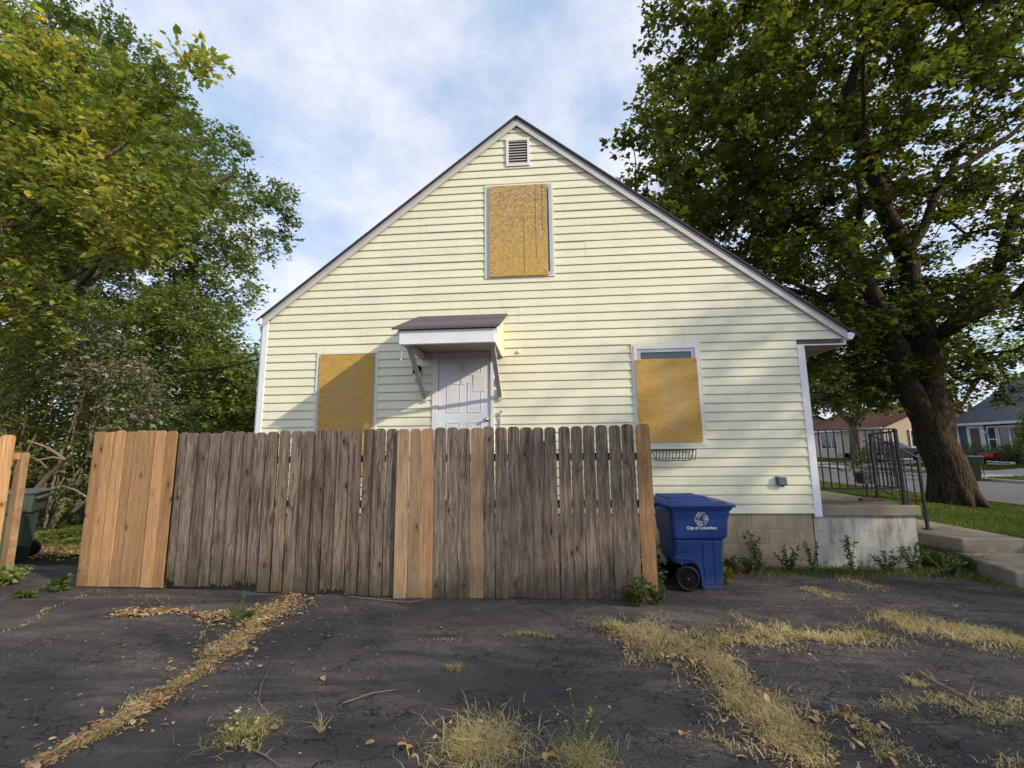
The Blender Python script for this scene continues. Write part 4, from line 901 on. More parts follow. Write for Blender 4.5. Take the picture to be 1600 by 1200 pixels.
OVAL4_T = (np.array([(0, 0, 0), (0.22, 0.22, .05), (0.22, 0.62, .03), (0, 1.0, -.10), (-0.22, 0.62, .03), (-0.22, 0.22, .05), (0, 0.5, -.01)]),
           np.array([(0, 1, 6), (1, 2, 6), (2, 3, 6), (3, 4, 6), (4, 5, 6), (5, 0, 6)]))
LOBE_T = (np.array([(0, 0, 0), (0.40, 0.30, -.06), (0.14, 0.42, 0), (0, 1.0, -.15), (-0.14, 0.42, 0), (-0.40, 0.30, -.06)]), np.array([(0, 1, 2), (0, 2, 4), (2, 3, 4), (0, 4, 5)]))
def leaf_mass(name, P, size, mat, templ=OVAL_T, up=0.6, tint=None, parent=None, dirs=None, rng=RNG):
    n = len(P); d, nm = frames(n, up, rng)
    if dirs is not None:
        d = dirs+0.5*d; d -= nm*np.sum(d*nm, 1)[:, None]; d /= np.linalg.norm(d, axis=1)[:, None]+1e-9
    s_ = np.cross(d, nm); tv, tf = templ; sz = (size*np.clip(np.exp(rng.normal(size=n)*0.28), 0.45, 1.9))[:, None, None]
    V = P[:, None, :]+sz*(tv[None, :, 0:1]*s_[:, None, :]+tv[None, :, 1:2]*d[:, None, :]+tv[None, :, 2:3]*nm[:, None, :])
    k = len(tv); F = (tf[None]+(np.arange(n)*k)[:, None, None]).reshape(-1, 3)
    if tint is None: tint = rng.random(n)
    return np_mesh(name, V.reshape(-1, 3), F, mat, parent, np.repeat(np.clip(tint, 0, 1), k))

def resample(pts, step=0.45):
    out = [np.array(pts[0], float)]
    for a, b2 in zip(pts[:-1], pts[1:]):
        a = np.array(a, float); b2 = np.array(b2, float); n = max(1, int(np.linalg.norm(b2-a)/step))
        for i in range(1, n+1): out.append(a+(b2-a)*i/n)
    return out
def grow(mains, clusters, r_twig=0.012, step=0.5, rng=RNG, bow=0.12):
    """mains: polylines [(pts, r0, r1, parent_index_of_start or None)]; returns chains of tubes"""
    nodes = []; par = []; rad = []; chains = []
    for pts, r0, r1 in mains:
        rs = resample(pts, 0.5); ids = []
        base = None
        if nodes:
            dd = np.linalg.norm(np.array(nodes)-rs[0], axis=1); j = int(np.argmin(dd)); base = j if dd[j] < 1.2 else None
        for i, p in enumerate(rs):
            nodes.append(p+(rng.normal(size=3)*0.03 if 0 < i < len(rs)-1 else 0)); par.append(ids[-1] if ids else (-1 if base is None else base))
            rad.append(r0+(r1-r0)*(i/max(1, len(rs)-1))**0.8); ids.append(len(nodes)-1)
        chains.append(([base] if base is not None else [])+ids)
    nm = len(nodes)
    N = np.array(nodes); usable0 = N[:, 2] > (min(N[:, 2])+0.25*(max(N[:, 2])-min(N[:, 2])))
    C = np.array(clusters); best = np.full(len(C), 1e9); bj = np.zeros(len(C), int)
    def upd(idx):
        for j in idx:
            dd = np.linalg.norm(C-nodes[j], axis=1)+0.0; m_ = dd < best; best[m_] = dd[m_]; bj[m_] = j
    upd([i for i in range(nm) if usable0[i]])
    done = np.zeros(len(C), bool)
    for _ in range(len(C)):
        b2 = np.where(done, 1e9, best); i = int(np.argmin(b2)); done[i] = True; j = int(bj[i]); a = np.array(nodes[j]); c_ = C[i]
        L_ = np.linalg.norm(c_-a); n = max(1, int(L_/step)); ids = [j]; side = rng.normal(size=3)*0.06*L_; side[2] = abs(side[2])+bow*L_
        for k in range(1, n+1):
            t = k/n; p = a+(c_-a)*t+side*math.sin(math.pi*t)*(1 if n > 1 else 0); nodes.append(p); par.append(ids[-1]); rad.append(0); ids.append(len(nodes)-1)
        chains.append(ids); upd(ids[1:])
    cnt = np.zeros(len(nodes)); 
    for i in range(len(nodes)-1, nm-1, -1):
        if cnt[i] == 0: cnt[i] = 1
        if par[i] >= nm: cnt[par[i]] += cnt[i]
    rr = [rad[i] if i < nm else r_twig*math.sqrt(max(cnt[i], 1)) for i in range(len(nodes))]
    return nodes, rr, chains, nm
def tubes(nodes, rr, chains, nmain, n_main=14, lump=0.0, n_small=5):
    mb = MB()
    for k, ch in enumerate(chains):
        if len(ch) < 2: continue
        big = rr[ch[-1]] > 0.03 or len(ch) and ch[-1] < nmain
        pts = [nodes[i] for i in ch]; r_ = [rr[i] for i in ch]
        if ch[0] < nmain and ch[-1] >= nmain: r_[0] = min(r_[0], r_[1]*1.3)
        elif len(ch) > 1: r_[0] = min(r_[0], r_[1]*1.25)
        mb.tube(pts, r_, n_main if big else n_small, False, True)
    return mb
def spray(C, per, rad, rng=RNG, flat=0.45, twigs=7, out=None):
    """leaf points and twig lines round each cluster centre"""
    P = []; D = []; T_ = []; ID = []
    for i, c_ in enumerate(C):
        a = rng.random(twigs)*2*math.pi
        o_ = out[i] if out is not None else np.zeros(3)
        for k in range(twigs):
            d_ = np.array([math.cos(a[k]), math.sin(a[k]), rng.normal()*flat])+o_*0.7; d_ /= np.linalg.norm(d_); L_ = rad*rng.uniform(0.55, 1.15)
            tip = c_+d_*L_-np.array([0, 0, 0.12*L_]); T_.append((c_, tip))
            n = max(2, int(per/twigs)); t = rng.random(n)**0.7; pos = c_+(tip-c_)*t[:, None]+rng.normal(size=(n, 3))*rad*0.13
            P.append(pos); D.append(np.repeat(d_[None], n, 0)+rng.normal(size=(n, 3))*0.5); ID.append(np.full(n, i))
    return np.concatenate(P), np.concatenate(D), T_, np.concatenate(ID)
def twig_add(mb, T_, r=0.004):
    for a, b2 in T_: mb.tube([a, (np.array(a)*0.4+np.array(b2)*0.6), b2], [r, r*0.8, r*0.4], 3, False, False)
def ell_clusters(n, ells, rng=RNG, shell=0.45, keep=None, mind=0.0):
    out = []; tot = sum(e[3]*e[4]*e[5] for e in ells); tries = 0
    while len(out) < n and tries < n*60:
        tries += 1
        e = ells[int(rng.choice(len(ells), p=[x[3]*x[4]*x[5]/tot for x in ells]))]
        d_ = rng.normal(size=3); d_ /= np.linalg.norm(d_); r_ = rng.random()**shell
        p = np.array(e[:3])+d_*r_*np.array(e[3:6])
        if keep is not None and not keep(p): continue
        if mind and out and np.min(np.linalg.norm(np.array(out)-p, axis=1)) < mind: continue
        out.append(p)
    return np.array(out)
def make_tree(name, loc, label, cat, mains, C, leafmat, barkmat, per, srad, lsize, templ, up=0.55, r_twig=0.012, tintf=None, group=None, twigs=7, step=0.5, rng=RNG, twig_r=0.004, flat=0.45, n_main=14, root=None):
    t = empty(name, loc, label, cat, group); L0 = np.array(loc)
    nodes, rr, chains, nm = grow(mains, C, r_twig, step, rng)
    mb = tubes(nodes, rr, chains, nm, n_main)
    if root: root(mb)
    cen = C.mean(0); out = C-cen; out /= np.linalg.norm(out, axis=1)[:, None]+1e-6
    P, D, T_, ID = spray(C, per, srad, rng, flat, twigs, out); twig_add(mb, T_, twig_r)
    mb.v = [tuple(np.array(v_)-L0) for v_ in mb.v]; mb.build('trunk', barkmat, t, fixn=False)
    tint = (tintf(P, C[ID], rng) if tintf else rng.random(len(P)))
    leaf_mass('crown', P-L0, lsize, leafmat, templ, up, tint, t, D, rng); return t

# --- big maple on the right
def Y_(px, py, Y): p = aY(px, py, Y); return (p.x, p.y, p.z)
tb = (10.25, 12.2, 0.05)
mains = [([Y_(1491, 792, 12.2), Y_(1487, 760, 12.2), Y_(1478, 722, 12.2), Y_(1462, 682, 12.2), Y_(1452, 650, 12.2), Y_(1448, 610, 12.2)], 0.47, 0.36),
         ([Y_(1468, 695, 12.2), Y_(1444, 650, 12.15), Y_(1418, 600, 12.1), Y_(1401, 548, 12.0), Y_(1372, 484, 11.7), Y_(1337, 408, 11.3), Y_(1290, 362, 11.0), Y_(1235, 318, 10.6), Y_(1160, 270, 10.2)], 0.33, 0.06),
         ([Y_(1468, 695, 12.2), Y_(1466, 650, 12.25), Y_(1455, 600, 12.3), Y_(1448, 540, 12.4), Y_(1436, 467, 12.5), Y_(1418, 408, 12.6), Y_(1385, 330, 12.4), Y_(1350, 230, 12.2), Y_(1325, 146, 12.0), Y_(1372, 12, 11.8), (7.5, 11.8, 16.0)], 0.33, 0.05),
         ([Y_(1448, 540, 12.4), Y_(1500, 496, 12.0), Y_(1553, 443, 11.5), Y_(1576, 379, 11.2), Y_(1584, 330, 11.0), (13.4, 10.6, 9.5)], 0.17, 0.05),
         ([Y_(1418, 408, 12.6), Y_(1448, 330, 12.7), Y_(1488, 268, 12.9), Y_(1576, 216, 13.0), (15.5, 13.0, 12.0)], 0.14, 0.04),
         ([Y_(1372, 484, 11.7), Y_(1319, 467, 11.4), Y_(1267, 461, 11.0), Y_(1190, 440, 10.5)], 0.09, 0.03),
         ([Y_(1401, 548, 12.0), Y_(1350, 500, 13.2), (7.0, 14.2, 7.5), (5.0, 15.2, 8.6)], 0.12, 0.04),
         ([Y_(1436, 467, 12.5), (10.6, 13.6, 8.0), (11.6, 15.2, 10.5), (12.2, 16.2, 12.5)], 0.14, 0.04),
         ([Y_(1448, 540, 12.4), (11.5, 11.2, 5.2), (12.2, 9.8, 6.8), (12.6, 8.4, 7.6)], 0.12, 0.03),
         ([Y_(1337, 408, 11.3), (7.6, 10.0, 9.0), (7.0, 8.8, 10.5)], 0.09, 0.03)]
ells = [(10.0, 12.2, 9.4, 7.2, 6.0, 6.4), (5.2, 11.6, 8.3, 3.9, 4.0, 3.0), (6.6, 12.2, 13.4, 3.2, 3.6, 3.0), (12.5, 12.0, 5.4, 4.6, 4.6, 2.4), (8.8, 13.0, 4.6, 3.4, 4.0, 1.6)]
def keep_m(p):
    if p[2] < 2.9: return False
    if p[0] < 5.2 and p[2] < 5.6 and p[1] < 17: return False
    if (p[0] < 4.9) and p[2] < 6.6: return False
    if 7.4 < p[0] < 13.5 and p[1] < 12.6 and 3.2 < p[2] < 9.4 and rg.random() < 0.72: return False
    if p[0] > 11 and p[2] < 10 and rg.random() < 0.35: return False
    return True
rg = np.random.default_rng(5)
C = ell_clusters(1020, ells, rg, 0.40, keep_m, 0.42)
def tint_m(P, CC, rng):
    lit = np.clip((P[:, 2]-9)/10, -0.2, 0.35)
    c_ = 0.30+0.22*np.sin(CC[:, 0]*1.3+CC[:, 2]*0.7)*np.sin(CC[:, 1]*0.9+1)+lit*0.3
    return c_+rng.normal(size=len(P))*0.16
def roots(mb):
    for k in range(9):
        a = k*0.7+0.3; mb.tube([(10.15+0.24*math.cos(a), 12.2+0.24*math.sin(a), 0.85), (10.22+0.40*math.cos(a), 12.2+0.40*math.sin(a), 0.30), (10.24+0.60*math.cos(a), 12.2+0.60*math.sin(a), 0.06)], [0.15, 0.14, 0.05], 8, False)
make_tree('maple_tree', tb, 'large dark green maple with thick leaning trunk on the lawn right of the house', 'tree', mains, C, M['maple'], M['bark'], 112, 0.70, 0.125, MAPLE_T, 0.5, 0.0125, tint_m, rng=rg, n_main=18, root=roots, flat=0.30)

# two unseen trees, inferred from dappled shade, added to shade wall and asphalt
for k, (x, y, z, rx, n_, sd) in enumerate(((15.2, 0.6, 7.6, 3.2, 120, 51), (12.0, -4.0, 5.6, 3.2, 150, 52))):
    r9 = np.random.default_rng(sd)
    C9 = ell_clusters(n_, [(x, y, z, rx, rx, 2.9), (x-1.5, y+1.0, z-0.8, 2.2, 2.2, 1.6)], r9, 0.45, None, 0.3)
    make_tree('street_tree', (x, y, 0), ['unseen tree right of the view, added to shade the wall', 'second unseen tree right of the view, added to shade the asphalt'][k], 'tree',
              [([(x, y, 0), (x+0.1, y, z*0.45), (x, y, z)], 0.25, 0.10)], C9, M['maple'], M['bark'], 60, 0.85, 0.15, LOBE_T, 0.5, 0.012, None, rng=r9, n_main=8, twigs=5)
# --- trees and bushes on the left
rg = np.random.default_rng(21)
def lk(p):   # keep clear of the house
    return True
tb = (-18.3, 13.5, 0)
mains = [([tb, (-18.2, 13.5, 2.5), (-17.9, 13.6, 4.6)], 0.42, 0.36), ([(-17.9, 13.6, 4.6), Y_(60, 520, 13.6), Y_(120, 455, 13.7), Y_(190, 395, 14), (-13.5, 14.2, 10.5), (-11.2, 14.3, 12.0)], 0.27, 0.07),
         ([(-17.9, 13.6, 4.6), (-18.0, 14, 9), (-17.0, 14.5, 14), (-16.5, 14.5, 19)], 0.28, 0.06), ([(-17.95, 13.8, 7), (-19.5, 13, 11), (-20.5, 12.5, 15)], 0.2, 0.05), ([Y_(120, 455, 13.7), (-14.5, 12.6, 7.6), (-12.0, 12.4, 8.6), (-10.2, 12.5, 9.6)], 0.12, 0.03)]
ells = [(-18.6, 14.0, 14.0, 4.6, 3.5, 5.6), (-15.2, 14.0, 12.4, 3.2, 3.0, 3.6), (-11.9, 13.8, 10.4, 2.9, 2.6, 2.7), (-17.5, 13.8, 8.6, 5.0, 3.0, 4.0), (-12.6, 13.8, 6.6, 2.4, 2.4, 2.8)]
C = ell_clusters(950, ells, rg, 0.42, lambda p: p[2] > 4.0 and p[1] < 17.2, 0.34)
make_tree('silver_maple_tree', tb, 'tall mid-green tree with a pale leaning limb at the left, beyond the fence', 'tree', mains, C, M['silver'], M['bark2'], 150, 0.72, 0.15, LOBE_T, 0.45, 0.011,
          lambda P, CC, r: 0.45+0.25*np.sin(CC[:, 0]*1.1)*np.sin(CC[:, 2]*1.0)+r.normal(size=len(P))*0.2, rng=rg, flat=0.5)
# near tree whose yellow-green branches hang in from the left
tb = (-12.2, 7.4, 0)
mains = [([tb, (-12.1, 7.4, 2.6), (-11.8, 7.5, 4.0)], 0.22, 0.18), ([(-11.8, 7.5, 4.0), (-10.8, 7.4, 5.6), (-9.3, 7.3, 7.0), (-7.9, 7.2, 7.6)], 0.12, 0.025), ([(-11.8, 7.5, 4.0), (-11.2, 8.0, 7.0), (-9.8, 8.2, 9.6)], 0.12, 0.03), ([(-11.8, 7.5, 4.0), (-10.6, 7.8, 4.6), (-9.3, 7.9, 5.4), (-8.3, 7.8, 5.7)], 0.08, 0.02)]
ells = [(-6.9, 7.6, 9.6, 0.75, 0.6, 0.55), (-9.6, 7.5, 7.0, 2.3, 1.4, 1.7), (-8.0, 7.4, 6.3, 1.4, 1.0, 0.95), (-10.8, 7.8, 9.0, 2.0, 1.4, 1.4), (-9.9, 7.2, 4.6, 1.2, 1.0, 0.9), (-8.4, 7.6, 8.4, 0.9, 0.9, 0.7)]
C = ell_clusters(190, ells, rg, 0.5, None, 0.36)
make_tree('yellow_green_tree', tb, 'tree with yellowing green leaves hanging in from the upper left edge', 'tree', mains, C, M['yellowgreen'], M['bark2'], 82, 0.60, 0.145, OVAL4_T, 0.42, 0.007,
          lambda P, CC, r: 0.38+0.22*np.sin(CC[:, 0]*2.1+CC[:, 2])+r.normal(size=len(P))*0.2, rng=rg, flat=0.25, n_main=10)
def bush(name, label, cat, base, ells, n, leafmat, barkmat, per, srad, ls, templ=OVAL_T, up=0.4, nst=7, seed=1, tint=None, bare=0, keep=None, group=None):
    r = np.random.default_rng(seed); mains = []; b0 = np.array(base, float)
    cc = np.array([e[:3] for e in ells]).mean(0); hh = max(e[2]+e[5]*0.5 for e in ells)
    for k in range(nst):
        a = r.random()*6.28; tip = cc+np.array([math.cos(a)*ells[0][3]*0.6, math.sin(a)*ells[0][4]*0.6, 0]); tip[2] = base[2]+(hh-base[2])*r.uniform(0.5, 0.95)
        mid = b0*0.5+tip*0.5+r.normal(size=3)*0.25; mains.append(([tuple(b0+np.array([math.cos(a), math.sin(a), 0])*0.25), tuple(mid), tuple(tip)], 0.035, 0.010))
    C = ell_clusters(n, ells, r, 0.45, keep, 0.2)
    return make_tree(name, tuple(base), label, cat, mains, C, leafmat, barkmat, per, srad, ls, templ, up, 0.006, tint, rng=r, n_main=7, flat=0.5, group=group)
# masses low behind the fence
bush('mulberry_tree', 'dense green bushy tree rising behind the grey fence left of the house', 'tree', (-10.4, 12.5, 0), [(-10.4, 12.5, 2.8, 2.6, 1.7, 2.7), (-11.6, 12.6, 5.2, 1.8, 1.4, 1.9), (-9.3, 12.6, 3.2, 1.5, 1.4, 1.6), (-12.6, 12.8, 4.0, 1.8, 1.3, 2.2)], 420, M['bushleaf'], M['bark2'], 100, 0.6, 0.12, LOBE_T, 0.4, 8, 31)
bush('green_shrub', 'dark green shrub low behind the new cedar fence', 'shrub', (-9.4, 9.6, 0), [(-9.4, 9.6, 1.5, 1.5, 0.9, 1.5), (-8.2, 9.8, 1.3, 1.1, 0.8, 1.3)], 150, M['bushleaf'], M['bark2'], 70, 0.42, 0.09, OVAL_T, 0.4, 8, 32)
bush('grey_leaved_shrub', 'leggy shrub with dull grey-green leaves and bare stems left of the cedar fence', 'shrub', (-10.6, 9.2, 0), [(-10.0, 9.2, 3.7, 1.0, 0.8, 1.0), (-9.2, 9.1, 2.8, 0.8, 0.6, 1.1)], 60, M['greyleaf'], M['bark2'], 60, 0.5, 0.10, OVAL_T, 0.35, 9, 33)
bush('tangled_shrub', 'tangled shrub with bright green leaves above the green trash bin', 'shrub', (-12.2, 9.6, 0), [(-12.0, 9.6, 2.0, 1.6, 1.0, 1.6), (-11.6, 9.4, 3.9, 1.2, 0.9, 1.0)], 130, M['yellowgreen'], M['bark2'], 60, 0.5, 0.11, OVAL4_T, 0.5, 10, 34, lambda P, CC, r: 0.15+r.normal(size=len(P))*0.18+0.10*(P[:, 2] > 3))
bush('leafy_backdrop_tree', 'dark bushy tree filling the far left beyond the trash bin', 'tree', (-19.0, 15.5, 0), [(-17.6, 12.2, 2.9, 2.4, 0.8, 2.9), (-19.0, 15.5, 3.2, 4.5, 1.5, 3.0), (-14.5, 15.6, 2.6, 3.0, 1.3, 2.6), (-12.0, 16.2, 2.4, 2.5, 1.2, 2.3)], 520, M['bushleaf'], M['bark2'], 75, 0.8, 0.16, OVAL_T, 0.4, 9, 35)
bush('autumn_tree', 'pale yellowing tree in the distance just left of the house corner', 'tree', (-17.6, 25, 0), [(-17.8, 25, 4.8, 1.9, 1.6, 2.2), (-16.3, 25, 3.2, 1.6, 1.4, 1.6), (-19.2, 25, 3.4, 1.6, 1.5, 2.0)], 150, M['autumn'], M['bark2'], 60, 0.75, 0.14, OVAL_T, 0.4, 7, 36)
bush('corner_bush', 'rounded green bush seen between the fence top and the white house corner', 'shrub', (-12.3, 19, 0), [(-12.6, 19, 1.9, 1.6, 1.2, 1.9)], 110, M['bushleaf'], M['bark2'], 80, 0.5, 0.10, OVAL_T, 0.4, 6, 37)
# old plank fence far behind on the left
of = empty('old_plank_fence', (-17, 14.2, 0), 'low brown plank fence half hidden under the bushes at the far left', 'fence')
for k in range(26):
    me = picket_mesh(0.19, 0.95+R_.uniform(-0.05, 0.05), seed=200+k); me.materials.append(M['oldwood']); o = bpy.data.objects.new('plank', me); link(o, of); o.location = (-2.2+k*0.2, R_.uniform(-0.01, 0.01), 0); o.color = (1.15, 0.95, 0.8, 1)
mb = MB(); mb.beam((-2.2, 0.03, 0.75), (3.0, 0.03, 0.75), 0.04, 0.08); mb.build('rail', M['oldwood'], of)
# fallen dead branches
def stick(pts, r0, label, name='dead_branch', mat='stick', forks=3, seed=1):
    r = random.Random(seed); mb = MB(); n = len(pts); mb.tube(pts, [r0*(1-0.6*i/(n-1)) for i in range(n)], 7)
    for k in range(forks):
        i = r.randrange(1, n-1); p = Vector(pts[i]); q = p+Vector((r.uniform(-1, 1), r.uniform(-1, 1), r.uniform(0.0, 0.5)))*r0*14; mb.tube([p, (p+q)/2+Vector((0, 0, r0)), q], [r0*0.5, r0*0.4, r0*0.2], 5)
    return tag(mb.build(name, M[mat]), label, 'branch')
stick([(-10.3, 8.4, 0.9), (-9.9, 8.3, 1.25), (-9.5, 8.2, 1.5), (-9.2, 8.1, 1.62)], 0.055, 'broken dead limb leaning in the shrubs above the green trash bin', seed=3)
stick([(-9.3, 8.3, 0.5), (-8.9, 8.2, 0.75), (-8.5, 8.1, 1.0)], 0.04, 'short pale dead limb beside the green trash bin lid', seed=4)
g1 = [aZ(1436, 1050, 0.03), aZ(1462, 1066, 0.03), aZ(1490, 1080, 0.03), aZ(1512, 1094, 0.025), aZ(1531, 1106, 0.02)]
stick(g1, 0.014, 'dead branch lying on dry grass at the right of the driveway', seed=5)
stick([aZ(535, 1099, 0.01), aZ(580, 1083, 0.012), aZ(621, 1077, 0.01)], 0.006, 'thin straight twig on the driveway near the leaf-filled crack', 'twig', forks=0)
stick([aZ(818, 1085*1.0, 0.008) if False else aZ(404, 1092, 0.01), aZ(408, 1070, 0.02), aZ(428, 1031, 0.012)], 0.005, 'thin curved twig standing out of the sprawling weed', 'twig', forks=0)
stick([aZ(545, 932, 0.015), aZ(600, 938, 0.012), aZ(640, 941, 0.014), aZ(675, 934, 0.012)], 0.007, 'thin bent stick lying along the foot of the fence', 'twig', forks=0)
stick([aZ(380, 1165, 0.01), aZ(415, 1180, 0.012), aZ(440, 1199, 0.01)], 0.006, 'dark twig beneath the sprawling weed in the foreground', 'twig', forks=1)

# --- background across the road
def far_tree(name, label, base, h, ells, n, leafmat, seed, ls=0.3, per=45, srad=1.2, tr=0.3, lean=0.0, group='trees beyond the street'):
    r = np.random.default_rng(seed); b0 = np.array(base, float); e0 = ells[0]
    mains = [([tuple(b0), tuple(b0+np.array([lean, 0, h*0.5])), tuple(b0+np.array([lean*1.5, 0, h]))], tr, tr*0.75)]
    for k in range(5):
        a = k*1.3+seed; mains.append(([tuple(b0+np.array([lean*1.5, 0, h])), tuple(b0+np.array([lean+math.cos(a)*e0[3]*0.3, math.sin(a)*e0[4]*0.3, h+e0[5]*0.5])), tuple(b0+np.array([math.cos(a)*e0[3]*0.6, math.sin(a)*e0[4]*0.6, h+e0[5]*1.1]))], tr*0.5, tr*0.12))
    C = ell_clusters(n, ells, r, 0.45, None, 0.5)
    return make_tree(name, tuple(base), label, 'tree', mains, C, leafmat, M['bark2'], per, srad, ls, OVAL_T, 0.4, 0.02, rng=r, n_main=9, twigs=5, twig_r=0.01, group=group)
far_tree('street_tree', 'smaller tree with forked pale trunk across the street left of the maple', (22.4, 34.0, 0.35), 2.6, [(22.4, 34, 8.0, 5.6, 5, 4.2), (19.6, 33.5, 6.2, 3.2, 3, 2.2), (25.5, 34, 6.6, 3.0, 3, 2.0)], 260, M['maple'], 41, 0.26, 60, 1.1, 0.42)
far_tree('street_tree', 'orange-tinged tree behind the brown-roofed house', (33, 49, 0.4), 4.0, [(33, 49, 9.0, 5.5, 4, 4.2), (28, 50, 7.2, 4.0, 3, 3)], 150, M['autumn'], 42, 0.34, 50, 1.5)
far_tree('street_tree', 'tall green tree behind the gap between the two far houses', (41, 47, 0.4), 4.5, [(40, 47, 9.5, 7.0, 4, 5.0), (47, 44, 7.5, 5, 4, 4)], 180, M['bushleaf'], 43, 0.4, 50, 1.6)
far_tree('street_tree', 'distant green tree behind the carport house at the left of the street view', (24, 66, 0.4), 4, [(24, 66, 9, 7.5, 5, 5.5), (34, 68, 8, 6, 4, 4.5)], 170, M['bushleaf'], 44, 0.5, 50, 2.0)
bush('evergreen_shrub', 'tall dark shrub at the right frame edge by the blue house', 'shrub', (26.0, 25.3, 0.42), [(26.0, 25.3, 1.9, 0.8, 0.8, 1.6)], 120, M['bushleaf'], M['bark2'], 70, 0.5, 0.13, OVAL_T, 0.3, 5, 45)
for k, (yy, xx) in enumerate(((29.6, 26.2), (28.6, 26.1), (27.5, 26.2))):
    bush('hedge_shrub', ['clipped shrub nearest the white front door of the blue house', 'clipped shrub under the middle of the bay window', 'clipped shrub under the right end of the bay window'][k], 'shrub', (xx, yy, 0.42), [(xx, yy, 0.95, 0.62, 0.6, 0.58)], 45, M['bushleaf'], M['bark2'], 60, 0.25, 0.07, OVAL_T, 0.3, 5, 46+k, group='clipped shrubs before the blue house')

def wbox(x0, x1, y0, y1, z0, z1): return MB().box(x0, x1, y0, y1, z0, z1)
def far_siding(name, col):
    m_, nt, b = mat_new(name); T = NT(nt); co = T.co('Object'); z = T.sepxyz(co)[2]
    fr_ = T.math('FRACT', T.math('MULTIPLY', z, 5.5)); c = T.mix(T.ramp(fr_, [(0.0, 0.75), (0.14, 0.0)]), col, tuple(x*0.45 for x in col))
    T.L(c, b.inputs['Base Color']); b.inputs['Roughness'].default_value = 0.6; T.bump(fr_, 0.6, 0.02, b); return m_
M['tan_siding'] = far_siding('tan_siding', (0.58, 0.47, 0.36)); M['blue_siding'] = far_siding('blue_siding', (0.055, 0.105, 0.125))
def front_window(par, X, y0, y1, z0, z1, n=1, mullion=True):
    w = bpy.data.objects.new('window', None); link(w, par)
    mb = MB(); f = 0.09; xo = X-0.06
    mb.box(xo, X, y0-f, y0, z0-f, z1+f); mb.box(xo, X, y1, y1+f, z0-f, z1+f); mb.box(xo, X, y0, y1, z1, z1+f); mb.box(xo, X, y0, y1, z0-f, z0)
    for k in range(1, n): yy = y0+(y1-y0)*k/n; mb.box(xo, X, yy-0.05, yy+0.05, z0, z1)
    if mullion: mb.box(xo+0.01, X, y0, y1, (z0+z1)/2-0.025, (z0+z1)/2+0.025)
    mb.build('frame', M['trim'], w); wbox(X-0.03, X-0.015, y0, y1, z0, z1).build('pane', M['glass'], w); return w
def gable_house(name, label, X0, X1, Y0, Y1, zb, wh, rise, wallm, roofm, ridge='x', oh=0.35):
    h = empty(name, (0, 0, 0), label, 'house')
    z1 = zb+wh; wall = MB()
    if ridge == 'y':   # ridge along y, gables face +-y
        xm = (X0+X1)/2; wall.add([(X0, Y0, zb), (X1, Y0, zb), (X1, Y0, z1), (xm, Y0, z1+rise), (X0, Y0, z1), (X0, Y1, zb), (X1, Y1, zb), (X1, Y1, z1), (xm, Y1, z1+rise), (X0, Y1, z1)],
                 [(0,1,2,3,4),(9,8,7,6,5),(0,4,9,5),(1,6,7,2),(0,5,6,1)])
        sl = rise/(xm-X0)
        for s_, xe in ((-1, X0-oh), (1, X1+oh)):
            r = MB(); ze = z1-oh*sl; r.add([(xe, Y0-oh, ze), (xm, Y0-oh, z1+rise), (xm, Y1+oh, z1+rise), (xe, Y1+oh, ze)]+[(xe, Y0-oh, ze+0.12), (xm, Y0-oh, z1+rise+0.12), (xm, Y1+oh, z1+rise+0.12), (xe, Y1+oh, ze+0.12)], [(0,1,2,3),(7,6,5,4),(0,4,5,1),(1,5,6,2),(2,6,7,3),(3,7,4,0)]); r.build('roof', roofm, h)
    wall.build('wall', wallm, h)
    wbox(X0-oh-0.10, X0-oh-0.005, Y0-oh, Y1+oh, z1-oh*rise/((X1-X0)/2)-0.02, z1-oh*rise/((X1-X0)/2)+0.12).build('gutter', M['trim'], h)
    return h
th = gable_house('tan_house', 'tan-sided house with brown shingle roof across the street', 26.2, 34.2, 36.5, 47.5, 0.42, 2.55, 1.75, M['tan_siding'], M['shinglebrown'], 'y')
front_window(th, 26.2, 38.6, 39.4, 1.55, 2.6); front_window(th, 26.2, 42.2, 44.4, 1.3, 2.6, 3, False)
w = bpy.data.objects.new('window', None); link(w, th); mb = MB(); mb.box(28.0, 29.2, 36.42, 36.49, 1.35, 2.75); mb.build('frame', M['trim'], w); wbox(28.12, 29.08, 36.40, 36.418, 1.45, 2.05).build('pane', M['glass'], w); wbox(28.12, 29.08, 36.40, 36.418, 2.11, 2.65).build('pane', M['glass2'], w)
wbox(26.1, 26.19, 40.3, 41.2, 0.5, 2.6).build('door', M['soffit'], th); wbox(26.10, 26.19, 36.42, 42.2, 0.42, 0.9).build('stone_base', M['block'], th); wbox(29.5, 29.9, 40, 40.4, 4.2, 5.0).build('chimney', M['rooftop'], th)
bh = gable_house('blue_house', 'dark blue house with white bay window and grey roof across the street', 27.0, 35.5, 18.5, 31.3, 0.42, 2.55, 2.6, M['blue_siding'], M['shinglefar'], 'y')
wbox(26.93, 27.06, 31.15, 31.36, 0.42, 2.95).build('corner_post', M['trim'], bh)
front_window(bh, 27.0, 26.7, 28.55, 1.15, 2.55, 3, False); front_window(bh, 27.0, 28.78, 29.2, 1.15, 2.55)
dr = bpy.data.objects.new('front_door', None); link(dr, bh); wbox(26.92, 26.99, 29.42, 30.55, 0.55, 2.72).build('door_surround', M['trim'], dr); wbox(26.88, 26.915, 29.72, 30.3, 0.65, 2.55).build('door_slab', simple('brown_door', (0.10, 0.065, 0.045), 0.5), dr)
wbox(25.9, 26.92, 29.4, 30.6, 0.42, 0.62).build('stoop', M['farwalk'], bh)
